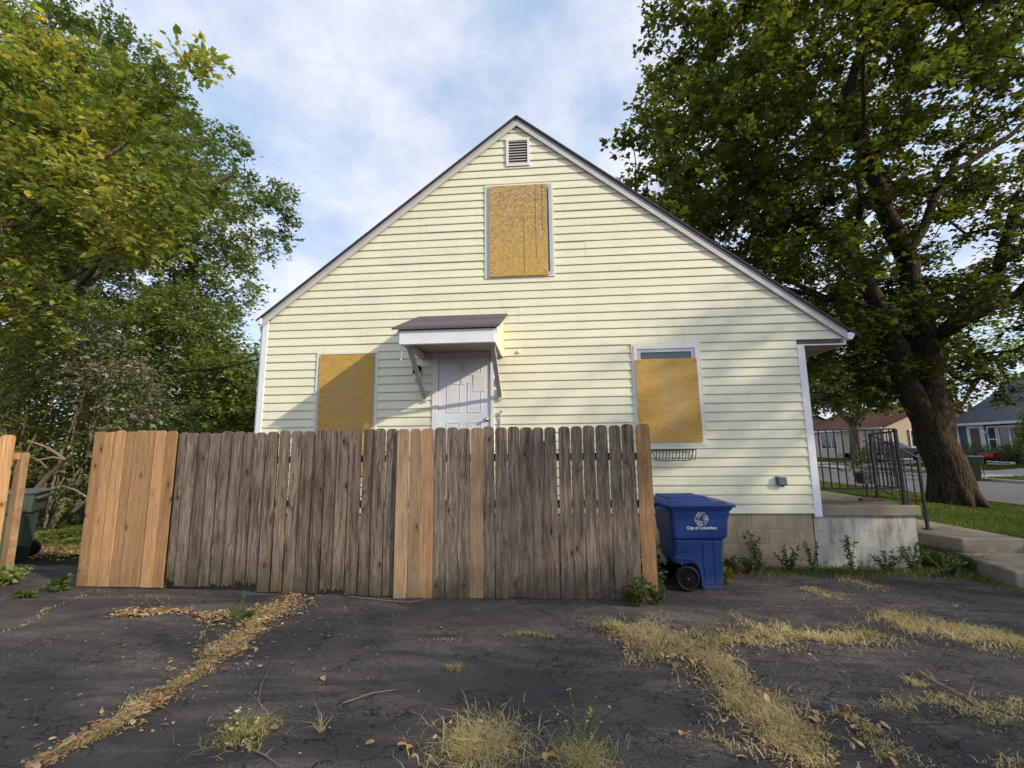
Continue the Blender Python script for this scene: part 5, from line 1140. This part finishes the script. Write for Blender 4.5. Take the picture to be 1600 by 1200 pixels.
mb = MB(); mb.tube([(26.7, 29.2, 2.6), (26.7, 29.2, 2.35)], 0.01, 5); mb.tube([(26.7, 29.2, 2.36), (26.7, 29.2, 2.30), (26.7, 29.2, 2.15)], [0.05, 0.14, 0.08], 10); mb.build('hanging_basket', M['paper'], bh)
ch = gable_house('carport_house', 'grey-roofed house with open carport at the left end of the street view', 26.5, 34, 52.0, 62, 0.42, 2.5, 1.9, M['tan_siding'], M['shinglefar'], 'y')
wbox(26.35, 26.49, 52.6, 57, 0.45, 2.55).build('carport_shade_panel', M['gap'], ch); wbox(26.2, 26.34, 54.6, 54.8, 0.42, 2.7).build('post', M['trim'], ch)  # dark box on the wall stands in for the shaded inside of the carport

def car(loc, rz, label, bodycol, name='parked_car'):
    root = empty(name, loc, label, 'car', rz=rz); pm = simple('car_paint', bodycol, 0.25, 0.05, 2, 0, 0.3, 0.6)
    # stations along the length: (x, half width at sill, z bottom, z belt, z roof, half width at roof)
    st = [(-2.30, 0.66, 0.42, 0.80, 0.84, 0.60), (-2.22, 0.80, 0.30, 0.92, 1.02, 0.66), (-1.80, 0.88, 0.24, 0.96, 1.08, 0.68), (-1.25, 0.90, 0.22, 0.96, 1.32, 0.60), (-0.55, 0.91, 0.20, 0.94, 1.44, 0.58), (0.25, 0.91, 0.20, 0.92, 1.42, 0.58), (0.75, 0.91, 0.20, 0.91, 1.20, 0.62), (1.15, 0.90, 0.22, 0.90, 0.98, 0.70), (1.80, 0.88, 0.24, 0.80, 0.84, 0.66), (2.22, 0.80, 0.28, 0.66, 0.70, 0.60), (2.33, 0.64, 0.36, 0.56, 0.60, 0.5)]
    mb = MB(); V_ = []; F_ = []; k = 8
    for (x, hw, zb, zs, zr, hr) in st:
        V_ += [(x, -hw*0.93, zb), (x, -hw, (zb+zs)/2), (x, -hw*0.96, zs), (x, -hr, zr), (x, hr, zr), (x, hw*0.96, zs), (x, hw, (zb+zs)/2), (x, hw*0.93, zb)]
    for i in range(len(st)-1):
        for j in range(k): F_.append((i*k+j, i*k+(j+1) % k, (i+1)*k+(j+1) % k, (i+1)*k+j))
    F_ += [tuple(range(k))[::-1], tuple(range((len(st)-1)*k, len(st)*k))]; mb.add(V_, F_); mb.build('body', pm, root)
    def strip(i0, i1, j, t0, t1, nm):
        mb2 = MB(); pts = []
        for i in (i0, i1):
            a = Vector(V_[i*k+j]); b3 = Vector(V_[i*k+j+1])
            pts.append((a.lerp(b3, t0), a.lerp(b3, t1)))
        n_ = Vector((0, -1 if j == 2 else 1, 0.35)).normalized()*0.012
        q = [pts[0][0]+n_, pts[1][0]+n_, pts[1][1]+n_, pts[0][1]+n_]; mb2.add(q+[p-n_*0.9 for p in q], [(0,1,2,3),(7,6,5,4),(0,4,5,1),(1,5,6,2),(2,6,7,3),(3,7,4,0)]); mb2.build(nm, M['glass2'], root)
    for j in (2, 4):
        a, b3 = (0.12, 0.88)
        for (i0, i1) in ((3, 4), (4, 5), (5, 6)): strip(i0, i1, j, a, b3, 'side_window')
    for (i0, i1, nm) in ((2, 3, 'rear_window'), (6, 7, 'windscreen')):
        q0 = [Vector(V_[i0*k+3]), Vector(V_[i0*k+4]), Vector(V_[i1*k+4]), Vector(V_[i1*k+3])]; c_ = sum(q0, Vector())/4; q = [c_+(p-c_)*0.86+Vector((0, 0, 0.02)) for p in q0]; MB().add(q+[p-Vector((0, 0, 0.018)) for p in q], [(0,1,2,3),(7,6,5,4),(0,4,5,1),(1,5,6,2),(2,6,7,3),(3,7,4,0)]).build(nm, M['glass2'], root)
    for xx in (-1.45, 1.42):
        for s_ in (-1, 1):
            wh = bpy.data.objects.new('wheel', None); link(wh, root); wh.location = (xx, s_*0.84, 0.32)
            MB().disc_cyl((0, 0, 0), (0, 1, 0), 0.33, 0.20, 22).build('tyre', M['black'], wh); MB().disc_cyl((0, s_*0.04, 0), (0, 1, 0), 0.21, 0.15, 14).build('rim', M['alu'], wh)
    red = simple('tail_red', (0.35, 0.02, 0.02), 0.3)
    for s_ in (-1, 1):
        MB().bbox(-2.27, -2.12, s_*0.62-0.14, s_*0.62+0.14, 0.74, 0.90, 0.02).build('tail_light', red, root); MB().bbox(2.18, 2.30, s_*0.58-0.14, s_*0.58+0.14, 0.52, 0.66, 0.02).build('headlight', M['paper'], root)
    MB().bbox(-2.345, -2.24, -0.22, 0.22, 0.50, 0.62, 0.005).build('number_plate', M['paper'], root)
    MB().bbox(-2.36, -2.2, -0.78, 0.78, 0.30, 0.44, 0.03).build('bumper', M['black'], root)
    return root
car((24.9, 34.6, 0.42), math.radians(8), 'dark silver sedan parked in the driveway of the tan house', (0.16, 0.17, 0.19))
car((26.0, 44.6+3.6, 0.42), math.radians(5), 'dark vehicle standing before the carport, half hidden by the house corner', (0.02, 0.022, 0.026))
# yard clutter by the blue house
gr = empty('red_barbecue', (24.9, 27.2, 0.40), 'red drum barbecue on legs on the lawn before the blue house', 'barbecue', rz=math.radians(100))
mb = MB(); mb.disc_cyl((0, 0, 0.50), (1, 0, 0), 0.20, 0.75, 18); mb.build('drum', simple('red_enamel', (0.22, 0.02, 0.02), 0.4), gr)
for sx in (-0.38, 0.38):
    for sy in (-0.18, 0.18): mb = MB(); mb.tube([(sx*0.9, sy*0.7, 0.42), (sx, sy, 0.0)], 0.018, 6); mb.build('leg', M['black'], gr)
cc_ = empty('lawn_chair', (25.9, 30.9, 0.42), 'dark red folding chair beside the blue house doorstep', 'chair', rz=math.radians(-80))
MB().bbox(-0.25, 0.25, -0.25, 0.25, 0.42, 0.46, 0.01).build('seat', simple('maroon_cloth', (0.10, 0.02, 0.025), 0.8), cc_); MB().bbox(-0.25, 0.25, 0.23, 0.28, 0.46, 0.95, 0.01).build('backrest', simple('maroon_cloth_back', (0.10, 0.02, 0.025), 0.8), cc_)
for sx in (-0.22, 0.22):
    for sy in (-0.22, 0.22): MB().tube([(sx, sy, 0.42), (sx, sy*1.1, 0)], 0.014, 6).build('leg', M['black'], cc_)
for k, (xx, yy) in enumerate(((25.1, 26.2), (25.0, 28.6))):
    r = random.Random(k); mb = MB()
    for j in range(3): a = r.uniform(0, 3); mb.beam((xx+r.uniform(-.2, .2), yy+r.uniform(-.3, .3), 0.47+j*0.05), (xx+0.9*math.cos(a), yy+0.9*math.sin(a), 0.50+j*0.06), 0.20, 0.04)
    tag(mb.build('white_boards', M['trim']), ['pile of white boards right of the red barbecue', 'small pile of white boards left of the red barbecue'][k], 'boards')
# potted plant hanging behind the porch railing
pp = empty('potted_plant', (5.35, 8.55, 0.98), 'square grey pot with a leafy plant beyond the porch railing', 'pot plant')
pc = aY(1353, 748, 8.6); pp.location = (pc.x, 8.6, pc.z-0.09)
bin_loft([(0, -0.10, 0.10, -0.10, 0.10, 0.01), (0.17, -0.13, 0.13, -0.13, 0.13, 0.01), (0.20, -0.135, 0.135, -0.135, 0.135, 0.01)], 3).build('pot', simple('pot_clay', (0.06, 0.055, 0.055), 0.8), pp)
r = np.random.default_rng(3); Pq = r.normal(size=(160, 3))*np.array([0.11, 0.11, 0.14])+np.array([-0.03, 0, 0.36]); leaf_mass('foliage', Pq, 0.07, M['weed'], OVAL_T, 0.4, None, pp, rng=r)
MB().tube([(0, 0, -0.0), (0, 0, -(pp.location.z-0.30))], 0.022, 7).build('stand', M['iron'], pp)

# utility wires behind the left yard, hung between the far pole and the house
def wire(a, b2, sag, label, r=0.012):
    a = Vector(a); b2 = Vector(b2); pts = []
    for i in range(15): t = i/14; p = a.lerp(b2, t); p.z -= sag*4*t*(1-t); pts.append(p)
    tag(MB().tube(pts, r, 5).build('utility_wire', M['black']), label, 'wire', 'utility wires left of the house')
wire(aY(220, 575, 11.5), (-4.46, 8.5, 3.95), 0.35, 'thick dark wire running from the trees to the left eave', 0.016)
wire(aY(330, 535, 17.0), (-4.46, 14.5, 3.3), 0.3, 'thin wire sloping down towards the house corner, second from the top')
wire(aY(340, 560, 17.0), (-4.46, 14.0, 2.95), 0.3, 'thin wire sloping down towards the house corner, lowest of those going down')
wire(aY(300, 640, 19.0), (-4.46, 13.0, 4.3), 0.1, 'thin wire rising from the bushes to the house corner')

# ------------------------------------------------------------------ grass, weeds, litter
BL_F = np.array([(0, 1, 2), (1, 3, 2), (2, 3, 4)])
def blades(name, P, H, W, mat, lean=0.5, tint=None, rng=RNG, curl=0.4, kind='stuff', label=None, cat='grass', droop=0.0):
    n = len(P); a = rng.random(n)*2*math.pi; side = np.stack([np.cos(a), np.sin(a), np.zeros(n)], 1); b = rng.random(n)*2*math.pi
    ld = np.stack([np.cos(b), np.sin(b), np.zeros(n)], 1)*(lean*rng.uniform(0.2, 1.3, n))[:, None]; H = H*rng.uniform(0.5, 1.25, n); W = W*rng.uniform(0.7, 1.3, n)
    up = np.array([0, 0, 1.0]); h = H[:, None]
    mid = P+h*(0.5*up*(1-droop*0.3)+0.35*ld); tip = P+h*((1-curl*0.5-droop*0.8)*up+1.15*ld)
    tip[:, 2] = np.maximum(tip[:, 2], P[:, 2]+0.006); mid[:, 2] = np.maximum(mid[:, 2], P[:, 2]+0.006)
    w = side*W[:, None]/2
    V = np.stack([P-w, P+w, mid-w*0.8, mid+w*0.8, tip], 1).reshape(-1, 3); F = (BL_F[None]+(np.arange(n)*5)[:, None, None]).reshape(-1, 3)
    if tint is None: tint = rng.random(n)
    o = np_mesh(name, V, F, mat, None, np.repeat(np.clip(tint, 0, 1), 5)); tag(o, label, cat, None, kind); return o
rg = np.random.default_rng(77)
# front lawn, thinning with distance
n = 150000; u = rg.random(n); yy = 6.5+(u**1.7)*22; xx = rg.uniform(5.0, 12.5, n)
m1 = (xx < 12.45) & ~((xx < 6.42) & (yy < 9.2)) & ~((xx < 5.0) & (yy < 9.1)); xx, yy = xx[m1], yy[m1]
P = np.stack([xx, yy, lawn_h(xx, yy)-0.025], 1)
blades('lawn_grass', P, 0.055+0.0015*(yy-6), 0.007+0.0006*(yy-6), M['grass'], 0.7, 0.38+0.25*np.sin(xx*1.7)*np.sin(yy*1.3)+rg.normal(size=len(xx))*0.22, rg, label='short green lawn grass round the maple trunk')
n = 9000; xx = rg.uniform(5.0, 9.5, n); yy = rg.uniform(5.1, 6.7, n); m1 = ~((xx > 5.25) & (xx < 6.52) & (yy > 5.68)); xx, yy = xx[m1], yy[m1]; P = np.stack([xx, yy, np.maximum(lawn_h(xx, yy), 0)-0.01], 1)
m2 = rg.random(len(xx)) < np.clip((yy-5.0)*1.5, 0.15, 1)
blades('edge_grass', P[m2], 0.075, 0.008, M['grass'], 0.8, 0.4+rg.normal(size=m2.sum())*0.25, rg, label='green grass at the edge of the driveway below the steps')
n = 60000; xx = rg.uniform(19.3, 27, n); yy = 18+rg.random(n)*22; m1 = ~((xx > 20.8) & (xx < 22.4)) & ~((yy > 30.9) & (yy < 36.1)) & ~((yy > 21.5) & (yy < 24.3)); xx, yy = xx[m1], yy[m1]
blades('far_grass', np.stack([xx, yy, far_h(xx, yy)], 1), 0.09, 0.03, M['grass'], 0.6, 0.42+rg.normal(size=len(xx))*0.2, rg, label='mown grass across the street')

def along(poly, w, n, rng, gap=0.0, pix=True, z=0.004):
    """random ground points along a polyline given by widths"""
    pts = [aZ(*p) if pix else Vector(p) for p in poly]; ls = [(b-a).length for a, b in zip(pts[:-1], pts[1:])]; tot = sum(ls); out = []
    ww = w if hasattr(w, '__len__') else [w]*len(pts)
    cum = np.cumsum([0]+ls); t = rng.random(n)*tot; side = rng.normal(size=n)*0.42
    ph = rng.random(4)*6
    for ti, si in zip(t, side):
        k = min(int(np.searchsorted(cum, ti, 'right'))-1, len(ls)-1); f = (ti-cum[k])/max(ls[k], 1e-6); p = pts[k].lerp(pts[k+1], f)
        d = (pts[k+1]-pts[k]).normalized(); nn = Vector((-d.y, d.x, 0)); wl = ww[k]+(ww[k+1]-ww[k])*f
        lump = 0.75+0.35*math.sin(ti*7+ph[0])+0.25*math.sin(ti*17+ph[1])
        if rng.random() > 0.45+0.5*lump: continue
        off = si*wl*max(lump, 0.3)+0.03*math.sin(ti*9+ph[2])
        out.append((p.x+nn.x*off, p.y+nn.y*off, z))
    return np.array(out)
def patchy(P, rng, amt=0.55, spread=0.12, frac=0.22):
    n_ = np.sin(P[:, 0]*23+2*np.sin(P[:, 1]*11))*np.sin(P[:, 1]*19+2*np.sin(P[:, 0]*9+1))+0.6*np.sin(P[:, 0]*53+P[:, 1]*31)*np.sin(P[:, 1]*47-P[:, 0]*13)
    P = P[rng.random(len(P)) < np.clip(0.55+amt*n_, 0.06, 1)]
    m_ = rng.random(len(P)) < frac; P[m_, :2] += rng.normal(size=(m_.sum(), 2))*spread; return P
def mound(px, py, r, n, rng, z=0.004):
    c = aZ(px, py); a = rng.random(n)*6.283; rr_ = np.abs(rng.normal(size=n))*r*0.5; return np.stack([c.x+rr_*np.cos(a), c.y+rr_*np.sin(a), np.full(n, z)], 1)
# dry grass in the cracks of the driveway (right)
A = np.concatenate([along([(950, 975), (985, 990), (1035, 1000), (1080, 1020), (1110, 1040)], [0.18, 0.46, 0.50, 0.40, 0.30], 8500, rg),
                    along([(1110, 1035), (1135, 1055), (1165, 1085), (1190, 1115), (1225, 1150), (1290, 1200)], [0.32, 0.24, 0.20, 0.22, 0.28, 0.32], 8000, rg),
                    along([(1090, 1015), (1150, 1000), (1210, 990), (1260, 998), (1320, 1000), (1380, 995)], [0.28, 0.24, 0.34, 0.16, 0.22, 0.18], 5200, rg),
                    along([(1385, 960), (1410, 975), (1450, 985), (1500, 985), (1550, 995), (1610, 1005)], [0.2, 0.40, 0.40, 0.32, 0.36, 0.36], 7500, rg)])
A = patchy(A, rg)
blades('dry_crack_grass', A, 0.070, 0.0040, M['straw'], 1.35, 0.64+0.20*np.sin(A[:, 0]*5)*np.sin(A[:, 1]*4)+rg.normal(size=len(A))*0.24, rg, label='dry straw-coloured grass growing along cracks at the right of the driveway', droop=0.4)
B = np.concatenate([along([(1375, 1110), (1420, 1100), (1470, 1090), (1500, 1095), (1540, 1125), (1560, 1135)], 0.16, 1800, rg), along([(1310, 1110), (1345, 1130), (1370, 1150), (1390, 1190)], 0.16, 1300, rg),
                    along([(1560, 1110), (1610, 1100)], 0.08, 260, rg), along([(1090, 1155), (1130, 1165), (1160, 1180)], 0.07, 260, rg), along([(1525, 1190), (1610, 1198)], 0.1, 300, rg)])
Dl = np.concatenate([along([(985, 1000), (1080, 1025), (1135, 1055), (1190, 1115), (1290, 1190)], 0.3, 420, rg), along([(1310, 1110), (1370, 1150), (1390, 1190)], 0.2, 60, rg), mound(750, 1165, 0.28, 60, rg)]); Dl[:, 2] += 0.02
Db = A[rg.random(len(A)) < 0.35].copy(); Db[:, 2] = 0.006; Db[:, :2] += rg.normal(size=(len(Db), 2))*0.03
o = leaf_mass('thatch', Db, 0.026, M['deadleaf'], OVAL_T, 0.85, 0.45+rg.normal(size=len(Db))*0.3, rng=rg); tag(o, 'brown thatch and leaf bits under the dry grass at the right', 'debris', None, 'stuff')
o = leaf_mass('leaves_in_grass', Dl, 0.040, M['deadleaf'], OVAL4_T, 0.5, 0.5+rg.normal(size=len(Dl))*0.25, rng=rg); tag(o, 'dead leaves caught in the dry grass at the right', 'leaves', None, 'stuff')
B = patchy(B, rg, 0.6, 0.08)
blades('sparse_crack_grass', B, 0.038, 0.004, M['straw'], 1.1, 0.6+rg.normal(size=len(B))*0.22, rg, label='thin dry grass in the cracks at the lower right', droop=0.5)
B = np.concatenate([along([(1262, 918), (1285, 930), (1312, 940)], 0.22, 700, rg), along([(1262, 918), (1312, 940)], 0.3, 300, rg), along([(1310, 898), (1345, 912), (1375, 925)], 0.22, 800, rg), along([(1395, 1000), (1440, 1010)], 0.05, 60, rg), mound(1440, 1070, 0.1, 60, rg), mound(1493, 948, 0.12, 90, rg)])
B = patchy(B, rg, 0.6, 0.06)
blades('dry_moss_patch', B, 0.034, 0.004, M['straw'], 1.0, 0.62+rg.normal(size=len(B))*0.15, rg, label='low dry grass patches on the asphalt before the porch', droop=0.5)
# tufts that stand by themselves
def tuft(px, py, r, n, h, label, mat='straw', t0=0.45, w=0.0045, lean=1.2):
    P = mound(px, py, r, n, rg); blades('grass_tuft', P, h, w, M[mat], lean, t0+rg.normal(size=len(P))*0.22, rg, kind=None, label=label, cat='grass tuft', droop=0.15)
tuft(752, 1168, 0.34, 1900, 0.070, 'large sprawling dry grass tuft at the bottom centre of the driveway', t0=0.58, lean=1.9, w=0.004)
tuft(915, 1192, 0.20, 700, 0.07, 'loose green-tan tuft at the bottom edge, right of the large one', t0=0.45, lean=1.8, w=0.004)
tuft(385, 1150, 0.22, 380, 0.08, 'sparse weed with long spreading stems left of the large tuft', t0=0.42, lean=2.0, w=0.004)
tuft(710, 1048, 0.06, 260, 0.045, 'small round tuft alone in the middle of the driveway', t0=0.35)
tuft(500, 1145, 0.03, 26, 0.12, 'tiny thin tuft between the twig and the large tuft', t0=0.6)
tuft(1430, 1072, 0.05, 60, 0.06, 'small dry tuft beside the dead branch', t0=0.7)
tuft(388, 966, 0.06, 240, 0.08, 'bright green tuft in the leaf-filled crack near the fence', 'grass', 0.35, 0.006, 0.9)
tuft(985, 938, 0.10, 420, 0.14, 'green grass tuft at the right end of the fence', 'grass', 0.35, 0.006, 0.7)
P = along([(788, 995), (825, 994), (866, 996)], 0.045, 420, rg); blades('grass_strip', P, 0.03, 0.004, M['straw'], 0.9, 0.3+rg.normal(size=len(P))*0.2, rg, kind=None, label='short strip of dry grass in a crack before the fence middle', cat='grass')
P = along([(655, 1002), (690, 1003), (720, 1001)], 0.03, 120, rg); blades('grass_strip', P, 0.02, 0.004, M['straw'], 0.9, 0.6+rg.normal(size=len(P))*0.2, rg, kind=None, label='faint line of dry grass left of the short strip', cat='grass')
# left: leaf litter and grass along the long crack
Lk = [(470, 925), (440, 945), (410, 965), (370, 1000), (330, 1035), (290, 1065), (240, 1095), (180, 1130), (110, 1170), (50, 1200)]
wl = [0.30, 0.36, 0.34, 0.24, 0.20, 0.17, 0.14, 0.12, 0.10, 0.10]
L1 = along(Lk, [x*0.75 for x in wl], 3000, rg); L1 = np.concatenate([L1, along(Lk, [x*2.2 for x in wl], 500, rg)]); L2 = along([(185, 957), (230, 958), (296, 955)], 0.18, 520, rg); L3 = along([(300, 963), (340, 964), (380, 966)], 0.16, 420, rg)
Lp = np.concatenate([L1, L2, L3]); Lp[:, 2] += rg.random(len(Lp))*0.018
o = leaf_mass('leaf_litter', Lp, 0.038, M['deadleaf'], OVAL4_T, 0.72, 0.5+rg.normal(size=len(Lp))*0.25, rng=rg); tag(o, 'brown fallen leaves heaped along the crack at the left of the driveway', 'leaves', None, 'stuff')
G = np.concatenate([along(Lk[1:], [x*0.85 for x in wl[1:]], 5200, rg), along([(310, 1010), (325, 985), (318, 970)], 0.05, 60, rg)])
blades('crack_grass', G, 0.042, 0.004, M['straw'], 1.2, 0.48+rg.normal(size=len(G))*0.25, rg, label='thin green and straw grass among the leaves of the left crack', droop=0.3)
D_ = np.concatenate([along(Lk, [x*1.3 for x in wl], 2600, rg)]); D_[:, 2] += 0.002; o = leaf_mass('leaf_crumbs', D_, 0.013, M['deadleaf'], OVAL_T, 0.9, 0.7+rg.normal(size=len(D_))*0.25, rng=rg); tag(o, 'fine leaf crumbs spread beside the left crack', 'debris', None, 'stuff')
G = np.concatenate([along([(5, 990), (50, 972), (80, 950), (130, 930)], 0.07, 260, rg), along([(130, 925), (200, 930), (260, 950)], 0.2, 120, rg)]); blades('left_edge_grass', G, 0.025, 0.004, M['straw'], 1.1, 0.6+rg.normal(size=len(G))*0.2, rg, label='wisps of dry grass near the left edge of the driveway', droop=0.5)
# scattered single leaves and wood chips
sp = []
for _ in range(260):
    x = rg.uniform(-4.6, 4.5); y = rg.uniform(1.9, 5.0); 
    if rg.random() < 0.55: x, y = rg.uniform(-4.6, -1.2), rg.uniform(2.4, 4.9)
    sp.append((x, y, 0.008))
o = leaf_mass('scattered_debris', np.array(sp), 0.020, M['deadleaf'], OVAL_T, 0.9, 0.85+rg.normal(size=len(sp))*0.15, rng=rg); tag(o, 'straw bits and leaf crumbs scattered over the driveway', 'debris', None, 'stuff')
big = [(578, 1165), (628, 1168), (640, 1172), (428, 1141), (250, 1080), (505, 1063*1.0), (1065, 1150), (1270, 1130 if False else 1128), (1160, 1188), (1090, 1065), (1205, 1150), (852, 1186), (862, 1184), (705, 1172), (1340, 1143)]
bigl = ['pale leaf left of the large tuft', 'brown curled leaf at the left foot of the large tuft', 'second brown curled leaf at the left foot of the large tuft', 'pale leaf caught in the sprawling weed', 'tan leaf on the long left crack',
        'small tan leaf on bare asphalt near the long crack', 'pale leaf beside the thin grass at lower right', 'orange-brown leaf below the dead branch', 'brown leaf in the dry grass at lower right', 'brown leaf left of the spreading dry grass', 'pale brown leaf in the dry grass fork',
        'brown leaf between the two foreground tufts', 'second brown leaf between the two foreground tufts', 'brown leaf inside the large tuft', 'tan leaf in the cracks at the far lower right']
lm_v = np.array([(0, -0.5, 0), (0.22, -0.28, .10), (0.34, 0.05, .16), (0.2, 0.32, .12), (0, 0.55, .05), (-0.2, 0.32, .14), (-0.30, 0.05, .20), (-0.22, -0.28, .12), (0, -0.1, 0.0), (0, 0.2, 0.0)])
lm_f = [(0, 1, 8), (1, 2, 8), (2, 9, 8), (2, 3, 9), (3, 4, 9), (4, 5, 9), (5, 6, 9), (6, 8, 9), (6, 7, 8), (7, 0, 8)]
lmat = simple('curled_leaf', (0.40, 0.22, 0.10), 0.75, 0.35, 30, 0.001)
for (px, py), lb in zip(big, bigl):
    c = aZ(px, py); mb = MB(); mb.add([tuple(x*0.06 for x in v_) for v_ in lm_v], lm_f, True); o = mb.build('fallen_leaf', lmat, None, (c.x, c.y, 0.012), fixn=False); o.rotation_euler = (R_.uniform(-0.3, 0.3), R_.uniform(-0.3, 0.3), R_.uniform(0, 6)); tag(o, lb, 'leaf', 'single fallen leaves on the driveway')

# weeds with stems and leaves
def weed(x, y, z, h, spread, nst, label, mat='weed', ls=0.035, seed=0, name='weed', per=22, group=None, fall=0.0):
    r = np.random.default_rng(seed); w = empty(name, (x, y, z), label, 'weed', group); mb = MB(); P = []; D = []
    for k in range(nst):
        a = r.random()*6.283; d_ = np.array([math.cos(a), math.sin(a), 0])*spread*r.uniform(0.3, 1); hh = h*r.uniform(0.55, 1.05)
        pts = [np.array([0, 0, 0.0])+d_*0.1, d_*0.45+np.array([0, 0, hh*0.55]), d_+np.array([0, 0, hh*(1-fall)])]; mb.tube(pts, [0.004, 0.003, 0.0015], 4, False)
        t = r.random(per)*0.9+0.1
        for ti in t:
            p = pts[0]*(1-ti)**2+2*pts[1]*ti*(1-ti)+pts[2]*ti**2; P.append(p); b_ = r.random()*6.283; D.append([math.cos(b_), math.sin(b_), 0.5])
    mb.build('stem', M['weed'] if False else simple_cache('weed_stem', (0.10, 0.13, 0.04)), w, fixn=False); leaf_mass('foliage', np.array(P), ls, M[mat], OVAL_T, 0.3, None, w, np.array(D)*1.5, r); return w
_c = {}
def simple_cache(n_, col):
    if n_ not in _c: _c[n_] = simple(n_, col, 0.7)
    return _c[n_]
WG = 'weeds along the foundation'
wd = [(2.35, 6.20, 0.22, 0.16, 9, 'low leafy weed right behind the blue bin'), (2.75, 6.28, 0.50, 0.20, 8, 'tall leafy weed against the tan foundation blocks'), (2.58, 6.15, 0.25, 0.2, 10, 'bushy low weed just right of the blue bin'), (3.1, 6.22, 0.34, 0.2, 9, 'weed before the crack in the foundation blocks'),
      (3.42, 6.28, 0.42, 0.10, 5, 'slender weed near the house corner foundation'), (3.95, 6.36, 0.48, 0.12, 5, 'slender weed at the left end of the stained porch base'), (4.30, 6.25, 0.32, 0.2, 9, 'spreading weed before the middle of the porch base'), (4.65, 6.28, 0.38, 0.18, 9, 'weed before the right part of the porch base'), (4.9, 6.10, 0.25, 0.2, 9, 'low weed at the right end of the porch base')]
for k, (x, y, h, s_, ns, lb) in enumerate(wd): weed(x, y, 0.0, h, s_, ns, lb, seed=60+k, group=WG, ls=0.036, per=44)
weed(0.93, 4.92, 0, 0.30, 0.16, 12, 'upright green weed growing at the right end of the fence', seed=81, ls=0.045); weed(1.12, 4.98, 0, 0.22, 0.14, 8, 'smaller green weed at the corner of the fence end', seed=82, ls=0.045)
weed(1.28, 5.75, 0, 0.42, 0.16, 9, 'dusty weed between the fence end and the blue bin', 'greyleaf', seed=83, ls=0.09); weed(1.22, 5.5, 0, 0.25, 0.14, 7, 'low dusty weed beside the bin wheel', 'greyleaf', seed=84, ls=0.08)
weed(-5.80, 5.15, 0, 0.16, 0.08, 6, 'small bright green seedling at the left foot of the cedar fence', seed=85, ls=0.07); weed(-5.95, 4.95, 0, 0.07, 0.18, 9, 'flat green weed on the asphalt left of the cedar fence', seed=86, ls=0.05)
weed(-6.75, 5.35, 0, 0.20, 0.28, 16, 'leafy weeds at the foot of the left fence end', 'bushleaf', seed=87, ls=0.06); weed(-2.95, 4.25, 0, 0.30, 0.08, 5, 'thin upright weed growing from the long left crack', seed=88, ls=0.03)
weed(2.1, 5.75, 0, 0.16, 0.10, 6, 'yellowing weed at the right foot of the blue bin', 'autumn', seed=89, ls=0.07)
# sprawling stems in the foreground
weed(float(aZ(385, 1150).x), float(aZ(385, 1150).y), 0, 0.16, 0.36, 12, 'sprawling weed with long flat stems in the left foreground', 'straw', 0.03, 90, 'weed', 8, None, 0.7)
weed(float(aZ(905, 1175).x), float(aZ(905, 1175).y), 0, 0.34, 0.22, 9, 'weed with a long thin upright stalk at the bottom centre right', 'straw', 0.02, 91, 'weed', 7, None, 0.3)
# weedy strips (uncountable)
n = 3600; xx = rg.uniform(1.2, 5.3, n); yy = 6.38-np.abs(rg.normal(size=n))*0.17; P = np.stack([xx, yy, np.zeros(n)], 1); m1 = ~((xx < 2.15) & (yy < 6.1)); P = P[m1]
blades('foundation_grass', P, 0.10, 0.006, M['grass'], 0.9, 0.5+0.3*np.sin(P[:, 0]*3)+rg.normal(size=len(P))*0.25, rg, label='ragged grass strip along the foundation and porch base', droop=0.2)
n = 2600; xx = rg.uniform(4.95, 5.62, n); yy = rg.uniform(6.3, 7.25, n); P = np.stack([xx, yy, 0.02+np.zeros(n)], 1)
blades('dark_clump_grass', P, 0.30, 0.010, M['weed'], 0.8, 0.25+rg.normal(size=n)*0.2, rg, label='long dark grass clump between porch base and landing', droop=0.35)
# ground cover and litter in the left yard
n = 9000; xx = rg.uniform(-12.5, -5.9, n); yy = rg.uniform(7.6, 12.0, n); zz_ = 0.04+0.22*rg.random(n)*(0.6+0.4*np.sin(xx*2.3)*np.sin(yy*2))
o = leaf_mass('ground_cover', np.stack([xx, yy, zz_], 1), 0.11, M['bushleaf'], LOBE_T, 0.75, 0.5+0.3*np.sin(xx*3)*np.sin(yy*2.4)+rg.normal(size=n)*0.15, rng=rg); tag(o, 'leafy green ground cover behind the gap in the fence', 'ground cover', None, 'stuff')
n = 2600; xx = rg.uniform(-9.5, -5.9, n); yy = rg.normal(size=n)*0.25+7.25
o = leaf_mass('yard_litter', np.stack([xx, yy, 0.01+0.02*rg.random(n)], 1), 0.06, M['deadleaf'], OVAL4_T, 0.75, 0.5+rg.normal(size=n)*0.25, rng=rg); tag(o, 'band of dry leaves where the asphalt ends at the left', 'leaves', None, 'stuff')
n = 2500; xx = rg.uniform(-9.5, -5.9, n); yy = rg.normal(size=n)*0.35+7.5
blades('yard_grass', np.stack([xx, yy, np.zeros(n)], 1), 0.10, 0.008, M['grass'], 0.8, 0.5+rg.normal(size=n)*0.25, rg, label='thin grass among the dry leaves in the left yard')
n = 1800; xx = rg.uniform(21, 26.5, n)*0+rg.uniform(12.55, 19, n); yy = rg.uniform(14, 40, n);
